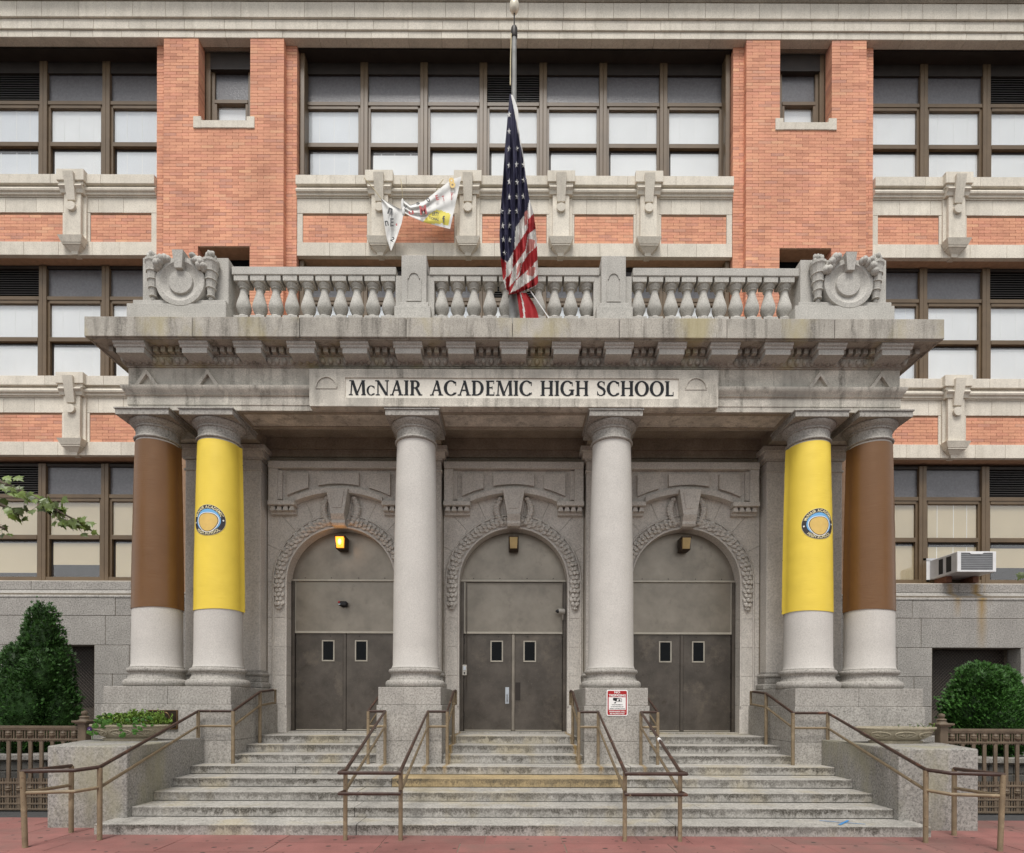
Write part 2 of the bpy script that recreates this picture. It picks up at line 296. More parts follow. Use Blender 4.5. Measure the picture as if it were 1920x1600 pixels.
# ------------------------------------------------------------------ mesh builder
WLOC = {}       # world location of every object (objects are never rotated or scaled unless they are copies)
class MB:
    def __init__(s): s.v = []; s.f = []; s.mi = []
    def add(s, vs, fs, mi=0):
        o = len(s.v); s.v += [tuple(p) for p in vs]
        s.f += [tuple(i + o for i in f) for f in fs]; s.mi += [mi] * len(fs); return s
    def box(s, x0, x1, y0, y1, z0, z1, c=0.0, mi=0):
        if x0 > x1: x0, x1 = x1, x0
        if c <= 0:
            return s.add([(x0,y0,z0),(x1,y0,z0),(x1,y1,z0),(x0,y1,z0),(x0,y0,z1),(x1,y0,z1),(x1,y1,z1),(x0,y1,z1)],
                         [(0,3,2,1),(4,5,6,7),(0,1,5,4),(1,2,6,5),(2,3,7,6),(3,0,4,7)], mi)
        vs = []; idx = {}
        for i, sx in enumerate((0, 1)):
            for j, sy in enumerate((0, 1)):
                for k, sz in enumerate((0, 1)):
                    xx, yy, zz = (x0, x1)[sx], (y0, y1)[sy], (z0, z1)[sz]
                    dx, dy, dz = (c, -c)[sx], (c, -c)[sy], (c, -c)[sz]
                    for a, p in enumerate(((xx, yy+dy, zz+dz), (xx+dx, yy, zz+dz), (xx+dx, yy+dy, zz))):
                        idx[(i,j,k,a)] = len(vs); vs.append(p)
        I = lambda i,j,k,a: idx[(i,j,k,a)]
        fs = []
        fs.append((I(0,0,0,0),I(0,0,1,0),I(0,1,1,0),I(0,1,0,0))); fs.append((I(1,0,0,0),I(1,1,0,0),I(1,1,1,0),I(1,0,1,0)))
        fs.append((I(0,0,0,1),I(1,0,0,1),I(1,0,1,1),I(0,0,1,1))); fs.append((I(0,1,0,1),I(0,1,1,1),I(1,1,1,1),I(1,1,0,1)))
        fs.append((I(0,0,0,2),I(0,1,0,2),I(1,1,0,2),I(1,0,0,2))); fs.append((I(0,0,1,2),I(1,0,1,2),I(1,1,1,2),I(0,1,1,2)))
        for k in (0,1):
            for j in (0,1): fs.append((I(0,j,k,1),I(1,j,k,1),I(1,j,k,2),I(0,j,k,2)))
            for i in (0,1): fs.append((I(i,0,k,0),I(i,1,k,0),I(i,1,k,2),I(i,0,k,2)))
        for i in (0,1):
            for j in (0,1): fs.append((I(i,j,0,0),I(i,j,1,0),I(i,j,1,1),I(i,j,0,1)))
        for i in (0,1):
            for j in (0,1):
                for k in (0,1): fs.append((I(i,j,k,0),I(i,j,k,1),I(i,j,k,2)))
        return s.add(vs, fs, mi)
    def prism_y(s, poly, y0, y1, mi=0):
        """polygon in (x, z) pushed from y0 (front) to y1"""
        n = len(poly)
        vs = [(x, y0, z) for x, z in poly] + [(x, y1, z) for x, z in poly]
        fs = [tuple(range(n)), tuple(range(2*n-1, n-1, -1))] + [(i, n+i, n+(i+1) % n, (i+1) % n) for i in range(n)]
        return s.add(vs, fs, mi)
    def prism_z(s, poly, z0, z1, mi=0):
        n = len(poly)
        vs = [(x, y, z0) for x, y in poly] + [(x, y, z1) for x, y in poly]
        fs = [tuple(range(n-1, -1, -1)), tuple(range(n, 2*n))] + [(i, (i+1) % n, n+(i+1) % n, n+i) for i in range(n)]
        return s.add(vs, fs, mi)
    def prism_x(s, prof, x0, x1, mi=0):
        """profile in (y, z) pushed along x"""
        n = len(prof)
        vs = [(x0, y, z) for y, z in prof] + [(x1, y, z) for y, z in prof]
        fs = [tuple(range(n)), tuple(range(2*n-1, n-1, -1))] + [(i, n+i, n+(i+1) % n, (i+1) % n) for i in range(n)]
        return s.add(vs, fs, mi)
    def lathe(s, prof, cx, cy, n=32, mi=0, a0=0.0, a1=2*PI, cap=True):
        full = abs(a1 - a0 - 2*PI) < 1e-6
        k = n if full else n + 1
        vs = []
        for r, z in prof:
            for i in range(k):
                a = a0 + (a1 - a0) * i / n
                vs.append((cx + r * math.sin(a), cy - r * math.cos(a), z))
        fs = []
        for j in range(len(prof) - 1):
            for i in range(n):
                i2 = (i + 1) % k
                fs.append((j*k+i, j*k+i2, (j+1)*k+i2, (j+1)*k+i))
        if full and cap:
            fs.append(tuple(range(k-1, -1, -1))); fs.append(tuple((len(prof)-1)*k+i for i in range(k)))
        return s.add(vs, fs, mi)
    def tube(s, path, r, n=10, mi=0, cap=True):
        P = [Vector(p) for p in path]; R = r if isinstance(r, (list, tuple)) else [r]*len(P)
        vs = []; fs = []; up = None
        for i, p in enumerate(P):
            if i == 0: d = P[1]-P[0]
            elif i == len(P)-1: d = P[-1]-P[-2]
            else: d = (P[i]-P[i-1]).normalized() + (P[i+1]-P[i]).normalized()
            d.normalize()
            if up is None:
                up = Vector((0,0,1)) if abs(d.z) < 0.9 else Vector((1,0,0))
            a = d.cross(up)
            if a.length < 1e-4: a = d.cross(Vector((0,1,0)))
            a.normalize(); b_ = a.cross(d).normalized(); up = b_
            k = 1.0
            if 0 < i < len(P)-1:
                cs = (P[i]-P[i-1]).normalized().dot((P[i+1]-P[i]).normalized())
                k = min(1.5, 1/max(0.3, math.sqrt(max(0.0, (1+cs)/2))))
            for q in range(n):
                t = 2*PI*q/n
                vs.append(tuple(p + (a*math.cos(t) + b_*math.sin(t)) * R[i]))
        for i in range(len(P)-1):
            for q in range(n):
                q2 = (q+1) % n
                fs.append((i*n+q, i*n+q2, (i+1)*n+q2, (i+1)*n+q))
        if cap: fs.append(tuple(range(n-1,-1,-1))); fs.append(tuple((len(P)-1)*n+q for q in range(n)))
        return s.add(vs, fs, mi)
    def sweep_u(s, prof, xs, yf, yb, mi=0):
        """profile (outward offset, z) carried round left side, front and right side of a box |x|<xs, y>yf"""
        n = len(prof); vs = []
        for (sx, sy) in ((-1,1),(-1,0),(1,0),(1,1)):
            for o, z in prof: vs.append((sx*(xs+o), yb if sy else yf-o, z))
        fs = []
        for k in range(3):
            for i in range(n-1): fs.append((k*n+i, k*n+i+1, (k+1)*n+i+1, (k+1)*n+i))
        return s.add(vs, fs, mi)
    def ellipsoid(s, c, r, nu=10, nv=6, mi=0):
        vs = []; fs = []
        for j in range(nv+1):
            t = PI*j/nv
            for i in range(nu):
                a = 2*PI*i/nu
                vs.append((c[0]+r[0]*math.sin(t)*math.cos(a), c[1]+r[1]*math.sin(t)*math.sin(a), c[2]+r[2]*math.cos(t)))
        for j in range(nv):
            for i in range(nu):
                fs.append((j*nu+i, (j+1)*nu+i, (j+1)*nu+(i+1) % nu, j*nu+(i+1) % nu))
        return s.add(vs, fs, mi)
    def grid(s, fn, nu, nv, mi=0):
        vs = [fn(i/nu, j/nv) for j in range(nv+1) for i in range(nu+1)]
        fs = [(j*(nu+1)+i, j*(nu+1)+i+1, (j+1)*(nu+1)+i+1, (j+1)*(nu+1)+i) for j in range(nv) for i in range(nu)]
        return s.add(vs, fs, mi)
    def build(s, name, mat, parent=None, smooth=None, fix=True, **props):
        c = Vector(((min(p[0] for p in s.v)+max(p[0] for p in s.v))/2, (min(p[1] for p in s.v)+max(p[1] for p in s.v))/2, min(p[2] for p in s.v)))
        me = bpy.data.meshes.new(name)
        me.from_pydata([(p[0]-c.x, p[1]-c.y, p[2]-c.z) for p in s.v], [], s.f)
        mats = mat if isinstance(mat, (list, tuple)) else [mat]
        for q in mats: me.materials.append(M[q])
        if len(mats) > 1: me.polygons.foreach_set('material_index', s.mi)
        if fix:
            bm = bmesh.new(); bm.from_mesh(me); bmesh.ops.recalc_face_normals(bm, faces=bm.faces); bm.to_mesh(me); bm.free()
        if smooth:
            me.polygons.foreach_set('use_smooth', [True]*len(me.polygons)); me.set_sharp_from_angle(angle=math.radians(smooth))
        me.update()
        return link(bpy.data.objects.new(name, me), c, parent, **props)
def link(o, c, parent=None, **props):
    c = Vector(c)
    COL.objects.link(o)
    if parent is not None: o.parent = parent; o.location = c - WLOC[parent.name]
    else: o.location = c
    WLOC[o.name] = c
    for k, v in props.items(): o[k] = v
    return o
def thing(name, loc, label, category, group=None):
    o = bpy.data.objects.new(name, None); o.empty_display_size = 0.3
    link(o, loc, None, label=label, category=category)
    if group: o['group'] = group
    return o
def place(src, c, parent, scale=None, rot=None):
    o = src.copy(); link(o, c, parent)
    if scale: o.scale = scale
    if rot: o.rotation_euler = rot
    return o
def box(name, mat, parent, x0, x1, y0, y1, z0, z1, c=0.0, **kw):
    return MB().box(x0, x1, y0, y1, z0, z1, c).build(name, mat, parent, **kw)

# ================================================================== THE GROUND
MB().add([(-400,-400,-0.02),(400,-400,-0.02),(400,400,-0.02),(-400,400,-0.02)], [(0,1,2,3)]).build('ground', 'asphalt', kind='structure')
pav = MB().box(-15, 15, 2.0, 8.27, -0.015, -0.006).build('pavement', 'stone_joint', kind='structure')
# paving slabs, laid in rows with uneven joints
rows = [2.0, 2.75, 3.5, 4.25, 5.0, 5.75, 6.42, 6.83, 7.24, 7.76, 8.27]
for k in range(len(rows)-1):
    y0, y1 = rows[k], rows[k+1]
    near = y1 > 5.6
    x = -14.8 + (0.31 * k) % 0.9
    while x < 14.5:
        w = random.choice((0.62, 0.95, 1.25, 1.25)) if near else 2.5
        xa, xb = x, x + w
        if y0 > 7.2:                                    # none under the stairs
            if xa < -5.15 < xb: xb = -5.15
            elif xa < 5.15 < xb: xa = 5.15
            elif -5.15 <= xa and xb <= 5.15: x += w; continue
        if xb - xa < 0.05: x += w; continue
        gpx = 0.007 if random.random() < 0.35 else 0.0035
        box('paving_slab', 'red_paving', pav, xa+gpx, xb-gpx, y0+0.0035, y1-0.0035, -0.012, 0.0+random.uniform(-0.001, 0.001))
        x += w
MB().box(-15, -6.95, 9.95, 12.1, -0.01, 0.62).build('planting_bed', 'soil', kind='structure')
MB().box(6.95, 15, 9.95, 12.1, -0.01, 0.62).build('planting_bed_right', 'soil', kind='structure')

# ================================================================== THE SCHOOL BUILDING
school = thing('school_building', (0, BASE, 0), 'long orange brick school facade with pale stone bands and bronze framed windows behind the portico', 'building')
SILL = (4.31, 8.70, 13.037)
XE = 13.6
# solid core behind everything, closed on top and sides
core = MB().box(-XE, XE, 12.95, 14.0, 0, 17.6)
core.box(-XE, -11.9, 12.56, 12.95, 4.2, 16.0); core.box(11.9, XE, 12.56, 12.95, 4.2, 16.0)
core.build('wall_core', 'interior_dark', school)
PX0, PX1 = 4.95, 7.52          # brick pier, from inner to outer edge
for s in (-1, 1):
    pc = MB()
    def pb(x0, x1, y0, y1, z0, z1): pc.box(min(s*x0, s*x1), max(s*x0, s*x1), y0, y1, z0, z1)
    OX0, OX1 = 5.67, 6.78      # small window opening
    pb(PX0+0.012, OX0-0.012, PIER+0.012, 12.95, 4.0, 15.9); pb(OX1+0.012, PX1-0.012, PIER+0.012, 12.95, 4.0, 15.9)
    pb(OX0-0.012, OX1+0.012, PIER+0.012, 12.95, 11.44, 14.13); pb(OX0-0.012, OX1+0.012, PIER+0.012, 12.95, 4.0, 9.0)
    pb(4.732, PX0+0.012, PIER+0.147, 12.95, 4.0, 15.9); pb(PX1-0.012, 7.738, PIER+0.147, 12.95, 4.0, 15.9)
    pier = pc.build('brick_pier', 'mortar', school)
    if s < 0: pier_l = pier
    else: pier_r = pier
# bricks
BP, BL, BJ = 0.0655, 0.268, 0.0065
unit = MB().box(-0.5, 0.5, 0.0, 1.0, 0.0, 1.0); 
rest = MB(); singles = []
def brick_row(z, x0, x1, y0, y1, off, holes=(), sink=None):
    """bricks of one course from x0 to x1; holes = [(a, b, deep)] leaves openings with deeper jamb bricks"""
    segs = [(x0, x1, None, None)]
    for a, b_, deep in holes:
        ns = []
        for (p, q, dl, dr) in segs:
            if b_ <= p or a >= q: ns.append((p, q, dl, dr)); continue
            if a > p: ns.append((p, a, dl, deep))
            if b_ < q: ns.append((b_, q, deep, dr))
        segs = ns
    for (p, q, dl, dr) in segs:
        x = math.floor((p - off) / BL) * BL + off
        ed = [p]
        while x < q - 1e-4:
            if x > ed[-1] + 0.06 and x < q - 0.06: ed.append(x)
            x += BL
        ed.append(q)
        for a, b_ in zip(ed[:-1], ed[1:]):
            if True:
                yb = y1
                if dl and abs(a - p) < 1e-4: yb = y0 + dl
                if dr and abs(b_ - q) < 1e-4: yb = y0 + dr
                aa = a + (BJ/2 if a > p + 1e-4 else 0); bb = b_ - (BJ/2 if b_ < q - 1e-4 else 0)
                yield (aa, bb, y0 + random.uniform(-0.0015, 0.0015), yb, z + BJ/2, z + BP - BJ/2)
for s, pier in ((-1, pier_l), (1, pier_r)):
    z = 9.75; k = 0
    while z < 15.9 - 0.02:
        hz = []
        a, b_ = sorted((s*5.67, s*6.78))
        if z + BP/2 < 11.44 or z + BP/2 > 14.13: hz = [(a, b_, 0.25)]
        x0, x1 = sorted((s*PX0, s*PX1))
        for br in brick_row(z, x0, x1, PIER, PIER+0.14, (k % 2)*BL/2 + x0, hz):
            singles.append((pier, br)) if 12.05 < z < 13.75 else rest.box(*br)
        for (p, q) in ((4.72, PX0), (PX1, 7.75)):
            x0, x1 = sorted((s*p, s*q))
            for br in brick_row(z, x0, x1, PIER+0.135, PIER+0.42, (k % 2)*0.115 + x0 - BL/2): rest.box(*br)
        z += BP; k += 1
singles.sort(key=lambda t: abs((t[1][4]) - 12.9) + random.random()*0.02)
for pier, br in singles[:290]:
    MBm = bpy.data.meshes.get('brick_unit')
    if MBm is None:
        ob0 = unit.build('brick', 'brick', pier); ob0.data.name = 'brick_unit'
        ob = ob0
    else:
        ob = bpy.data.objects.new('brick', MBm); COL.objects.link(ob); ob.parent = pier
    ob.location = Vector(((br[0]+br[1])/2, br[2] + (br[3]-br[2])/2, br[4])) - WLOC[pier.name]
    ob.scale = (br[1]-br[0], br[3]-br[2], br[5]-br[4])
for pier, br in singles[290:]: rest.box(*br)

# --- stone bands between the floors
def coping_blocks(par, x0, x1, y0, y1, z0, z1, w, mat='band_stone', c=0.006, jitter=0.12, nm='stone_block', gap=0.004):
    n = max(1, round((x1-x0)/w)); xs = [x0 + (x1-x0)*i/n for i in range(n+1)]
    for i in range(1, n): xs[i] += random.uniform(-jitter, jitter)*w
    for i in range(n):
        box(nm, mat, par, xs[i]+(gap/2 if i else 0), xs[i+1]-(gap/2 if i < n-1 else 0), y0+random.uniform(-0.0015, 0.0015), y1, z0, z1, c)
def bracket(bx, S):
    b = MB().box(bx-0.295, bx+0.295, BAND-0.185, BAND+0.1, S-0.205, S+0.035, 0.006)
    b.box(bx-0.26, bx+0.26, BAND-0.15, BAND+0.1, S-0.27, S-0.207)                    # moulded break under the cap
    b.prism_x([(BAND-0.11,S-0.265),(BAND-0.185,S-0.29),(BAND-0.195,S-0.325),(BAND-0.15,S-0.365),(BAND-0.13,S-0.43),(BAND+0.1,S-0.43),(BAND+0.1,S-0.265)], bx-0.245, bx+0.245)
    b.box(bx-0.178, bx+0.178, BAND-0.11, BAND+0.1, S-1.36, S-0.43, 0.005)
    b.box(bx-0.245, bx+0.245, BAND-0.035, BAND+0.1, S-1.36, S-0.43)
    o = b.build('bracket', 'band_stone', school)
    # hanging tongue and disc
    MB().add([(bx-0.11,BAND-0.25,S-0.07),(bx+0.11,BAND-0.25,S-0.07),(bx+0.085,BAND-0.15,S-0.60),(bx-0.085,BAND-0.15,S-0.60),
              (bx-0.11,BAND-0.1,S-0.07),(bx+0.11,BAND-0.1,S-0.07),(bx+0.085,BAND-0.1,S-0.60),(bx-0.085,BAND-0.1,S-0.60)],
             [(0,1,2,3),(4,7,6,5),(0,4,5,1),(3,2,6,7),(0,3,7,4),(1,5,6,2)]).build('tongue', 'band_stone', o)
    d = MB(); n = 20
    d.prism_y([(bx+0.092*math.cos(2*PI*i/n), S-0.73+0.092*math.sin(2*PI*i/n)) for i in range(n)], BAND-0.165, BAND-0.1)
    d.build('disc', 'band_stone', o)
    # corbel below
    c = MB()
    def fr(h0, d0, z0, h1, d1, z1):
        c.add([(bx-h0,BAND-d0,z0),(bx+h0,BAND-d0,z0),(bx+h0,BAND+0.1,z0),(bx-h0,BAND+0.1,z0),(bx-h1,BAND-d1,z1),(bx+h1,BAND-d1,z1),(bx+h1,BAND+0.1,z1),(bx-h1,BAND+0.1,z1)],
              [(0,3,2,1),(4,5,6,7),(0,1,5,4),(1,2,6,5),(2,3,7,6),(3,0,4,7)])
    fr(0.21,0.15,S-1.50, 0.265,0.19,S-1.375); fr(0.20,0.14,S-1.53,0.20,0.14,S-1.502); fr(0.09,0.05,S-1.62,0.185,0.125,S-1.532); fr(0.06,0.04,S-1.685,0.075,0.05,S-1.622)
    c.build('corbel', 'band_stone', o)
def spandrel(x0, x1, S, brackets):
    core_ = MB().box(x0, x1, BAND+0.035, 12.95, S-1.66, S-0.01)
    core_.add([(x0,BAND-0.07,S-0.004),(x1,BAND-0.07,S-0.004),(x1,WIN+0.02,S+0.03),(x0,WIN+0.02,S+0.03)], [(0,1,2,3)])
    par = core_.build('stone_band', 'mortar', school)
    coping_blocks(par, x0, x1, BAND-0.10, BAND+0.2, S-0.20, S, 1.25)
    prof = [(BAND+0.05,S-0.202),(BAND-0.03,S-0.202),(BAND-0.035,S-0.24),(BAND-0.075,S-0.265),(BAND-0.095,S-0.30),(BAND-0.085,S-0.335),(BAND-0.05,S-0.355),
            (BAND-0.045,S-0.375),(BAND-0.05,S-0.38),(BAND-0.05,S-0.395),(BAND-0.02,S-0.40),(BAND-0.018,S-0.425),(BAND+0.05,S-0.425)]
    MB().prism_x(prof, x0, x1).build('moulding', 'band_stone', par, smooth=35)
    edges = [x0] + brackets + [x1]
    coping_blocks(par, x0, x1, BAND, BAND+0.1, S-0.745, S-0.427, 0.62, c=0.004)
    coping_blocks(par, x0, x1, BAND, BAND+0.1, S-1.665, S-1.375, 0.72, c=0.004)
    for i in range(len(edges)-1):
        a = edges[i] + (0.30 if i > 0 else 0.12); b_ = edges[i+1] - (0.30 if i < len(edges)-2 else 0.12)
        # stone margins at the panel ends
        for (p, q) in ((edges[i] if i == 0 else edges[i]+0.17, a), (b_, edges[i+1] if i == len(edges)-2 else edges[i+1]-0.17)):
            box('stone_block', 'band_stone', par, p, q, BAND+0.004, BAND+0.1, S-1.373, S-0.747, 0.003)
        z = S-1.373; k = 0
        while z + BP < S-0.74:
            for br in brick_row(z, a+0.006, b_-0.006, BAND+0.018, BAND+0.09, (k % 2)*BL/2 + a): rest.box(*br)
            z += BP*0.955 if False else BP; k += 1
    for bx in brackets: bracket(bx, S)
WB = 822*BAND/F                                         # bracket distance from the middle, wings
CB = [X(p, BAND) for p in (711, 875, 1048, 1211)]
for S in SILL[1:]:
    spandrel(-XE, -7.755, S, [-WB-2.0 if False else -WB]); spandrel(7.755, XE, S, [WB])
    spandrel(-4.715, 4.715, S, CB)
rest.build('brickwork', 'brick', school, kind='stuff', fix=False)

# --- architrave over the top floor
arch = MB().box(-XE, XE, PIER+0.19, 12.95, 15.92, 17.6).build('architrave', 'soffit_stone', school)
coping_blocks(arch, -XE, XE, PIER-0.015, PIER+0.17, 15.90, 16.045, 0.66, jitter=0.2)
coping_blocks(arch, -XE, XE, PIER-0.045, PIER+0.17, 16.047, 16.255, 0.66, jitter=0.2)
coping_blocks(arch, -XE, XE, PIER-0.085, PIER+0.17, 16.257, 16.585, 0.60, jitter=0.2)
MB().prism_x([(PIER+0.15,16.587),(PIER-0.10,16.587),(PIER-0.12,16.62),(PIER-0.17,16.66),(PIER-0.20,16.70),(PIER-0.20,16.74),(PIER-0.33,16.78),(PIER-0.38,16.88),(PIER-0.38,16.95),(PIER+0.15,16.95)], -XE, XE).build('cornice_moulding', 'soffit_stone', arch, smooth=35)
box('frieze_course', 'band_stone', arch, -XE, XE, PIER-0.05, PIER+0.15, 16.952, 17.6)
for (a, b_) in ((-XE, -7.755), (-4.715, 4.715), (7.755, XE)):
    box('dark_soffit_board', 'dark_frame', school, a, b_, PIER+0.192, 12.94, 15.885, 15.917)  # dark board under the soffit: its shadow and dirt put into the colour

# --- windows
def blinds_for(fl):
    return 'blind_tan' if fl == 0 else ('blind_bluegrey' if random.random() < 0.45 else 'blind_white')
def window(x0, x1, S, fl, louvre=False, head=2.66, low=0.0, Y=WIN):
    """one bay: frame members, frosted transom or louvre, double-hung sash with blind"""
    f = MB()
    mw = 0.085
    T0, T1, U0, U1, L1 = 1.985, 2.60, 1.085, 1.83, 0.985
    f.box(x0, x0+mw, Y-0.03, Y+0.12, S+0.0, S+head, 0.006); f.box(x1-mw+0.002, x1-0.002, Y-0.03, Y+0.12, S+0.0, S+head, 0.006)   # mullion halves
    f.box(x0+0.02, x0+mw+0.05, Y+0.012, Y+0.12, S+0.0, S+T0); f.box(x1-mw-0.05, x1-0.02, Y+0.012, Y+0.12, S+0.0, S+T0)
    f.box(x0+mw, x1-mw, Y-0.012, Y+0.12, S+1.90, S+T0, 0.005)                     # transom bar
    f.box(x0+mw+0.05, x1-mw-0.05, Y+0.0, Y+0.10, S+1.83, S+1.90, 0.004)            # top rail of the sash
    f.box(x0+mw+0.05, x1-mw-0.05, Y+0.0, Y+0.10, S+0.99, S+U1-U1+U0, 0.004)        # meeting rail
    f.box(x0, x1, Y-0.02, Y+0.12, S-0.02, S+0.075 + low, 0.004)                    # sill rail
    fr_ = f.build('window', 'bronze_frame', school)
    box('head_frame', 'dark_frame', fr_, x0+mw, x1-mw, Y-0.005, Y+0.12, S+T1, S+head)
    box('dark_reveal', 'dark_frame', fr_, x0+mw+0.03, x1-mw-0.03, Y+0.075, Y+0.14, S+0.05, S+0.99)
    a, b_ = x0+mw, x1-mw
    if louvre:
        box('louvre_back', 'interior_dark', fr_, a, b_, Y+0.085, Y+0.11, S+T0, S+T1)
        n = 12; h = (T1-T0)/n
        for k in range(n):
            z = S+T0+h*k
            MB().add([(a,Y+0.02,z+0.004),(b_,Y+0.02,z+0.004),(b_,Y+0.07,z+h*0.75),(a,Y+0.07,z+h*0.75),(a,Y+0.02,z+0.016),(b_,Y+0.02,z+0.016),(b_,Y+0.07,z+h*0.75+0.01),(a,Y+0.07,z+h*0.75+0.01)],
                     [(0,3,2,1),(4,5,6,7),(0,1,5,4),(1,2,6,5),(2,3,7,6),(3,0,4,7)]).build('slat', 'louvre_metal', fr_, fix=True)
    else:
        box('transom_pane', 'frosted_glass', fr_, a, b_, Y+0.04, Y+0.05, S+T0, S+T1)
    a += 0.05; b_ -= 0.05
    box('sash_pane', 'window_glass', fr_, a, b_, Y+0.040, Y+0.043, S+U0, S+U1)
    box('sash_pane', 'window_glass', fr_, a+0.06, b_-0.01, Y+0.066, Y+0.069, S+0.075+low, S+0.945)
    bm = blinds_for(fl); lift_ = random.choice((0,)*6 + (0.12, 0.3))
    box('blind', bm, fr_, a-0.005, b_+0.005, Y+0.064, Y+0.070, S+U0-0.02, S+U1+0.02)
    box('blind', bm, fr_, a+0.05, b_+0.0, Y+0.0716, Y+0.074, S+0.06+low+lift_, S+0.92 - random.choice((0, 0, 0.02, 0.05)))
    if fl > 0 or random.random() < 0.3:
        for q in (0.22, 0.52, 0.82):
            xq = a+(b_-a)*q + random.uniform(-0.03, 0.03)
            box('blind_cord', 'blind_cord', fr_, xq-0.006, xq+0.006, Y+0.060, Y+0.0635, S+U0, S+U1)
            box('blind_cord', 'blind_cord', fr_, xq-0.006, xq+0.006, Y+0.0697, Y+0.0712, S+0.08+low, S+0.90)
    return fr_
mull = [X(p, WIN) for p in (561, 679.5, 791.4, 902.5, 1014.5, 1127, 1240, 1357)]
for fl in (1, 2):
    for k in range(7):
        window(mull[k], mull[k+1], SILL[fl], fl, louvre=(k == 3), head=2.85 if fl == 2 else 2.66)
wm = [883, 765.5, 648]                                     # wing mullions, px from the middle
wmx = [p*WIN/F for p in (883+235, 883+117.5, 883, 765.5, 648)]
for fl in range(3):
    for s in (-1, 1):
        for k in range(4):
            a, b_ = sorted((s*wmx[k], s*wmx[k+1]))
            window(a, b_, SILL[fl], fl, louvre=(k == 1), head=2.85 if fl == 2 else 2.66, low=0.075 if fl == 0 else 0.0)
# inner jamb frames of the centre bays
for fl in (1, 2):
    for s in (-1, 1):
        box('jamb_frame', 'bronze_frame', school, s*4.60, s*4.70, BAND+0.10, WIN+0.1, SILL[fl], SILL[fl]+2.66+(0.19 if fl == 2 else 0), 0.01)
# --- small pier windows
for s in (-1, 1):
    a, b_ = sorted((s*5.69, s*6.76)); Y = PIER+0.26
    f = MB(); zb, zt = 14.14, 15.9
    for (p, q, dy) in ((a, a+0.10, 0.0), (b_-0.10, b_, 0.0), (a+0.10, a+0.17, 0.05), (b_-0.17, b_-0.10, 0.05)):
        f.box(p, q, Y+dy, Y+0.2, zb, zt-0.01, 0.005)
    f.box(a+0.17, b_-0.17, Y+0.03, Y+0.16, 14.82, 14.90, 0.004); f.box(a+0.17, b_-0.17, Y+0.04, Y+0.16, 14.40, 14.46, 0.004)
    f.box(a+0.17, a+0.22, Y+0.04, Y+0.16, zb, 14.83); f.box(b_-0.22, b_-0.17, Y+0.04, Y+0.16, zb, 14.83)
    w = f.build('pier_window', 'bronze_frame', school)
    box('head_frame', 'dark_frame', w, a+0.1, b_-0.1, Y-0.01, Y+0.2, 15.52, 15.88)
    box('transom_pane', 'frosted_glass', w, a+0.17, b_-0.17, Y+0.10, Y+0.11, 14.90, 15.52)
    box('sash_pane', 'window_glass', w, a+0.22, b_-0.22, Y+0.10, Y+0.103, 14.46, 14.82)
    box('blind', 'blind_white', w, a+0.20, b_-0.20, Y+0.13, Y+0.135, 14.46, 14.83)
    box('sash_pane', 'window_glass', w, a+0.22, b_-0.22, Y+0.13, Y+0.133, zb, 14.40)
    box('dark_reveal', 'dark_frame', w, a+0.18, b_-0.18, Y+0.17, Y+0.2, zb, 14.42)
    sl = MB().box(s*5.68, s*6.77, PIER-0.02, PIER+0.35, 13.97, 14.135, 0.008)
    sl.build('window_sill', 'band_stone', school)
    for e in (5.57, 6.71):
        MB().box(s*e, s*(e+0.17), PIER-0.022, PIER+0.1, 13.965, 14.22, 0.008).build('sill_stop', 'band_stone', school)
    # second-floor pier window, mostly hidden behind the parapet crest
    w2 = MB().box(a, a+0.1, Y, Y+0.2, 9.0, 11.43).box(b_-0.1, b_, Y, Y+0.2, 9.0, 11.43).box(a, b_, Y, Y+0.2, 10.6, 10.68).build('pier_window', 'bronze_frame', school)
    box('pane', 'dark_glass', w2, a+0.1, b_-0.1, Y+0.1, Y+0.11, 9.0, 11.43)

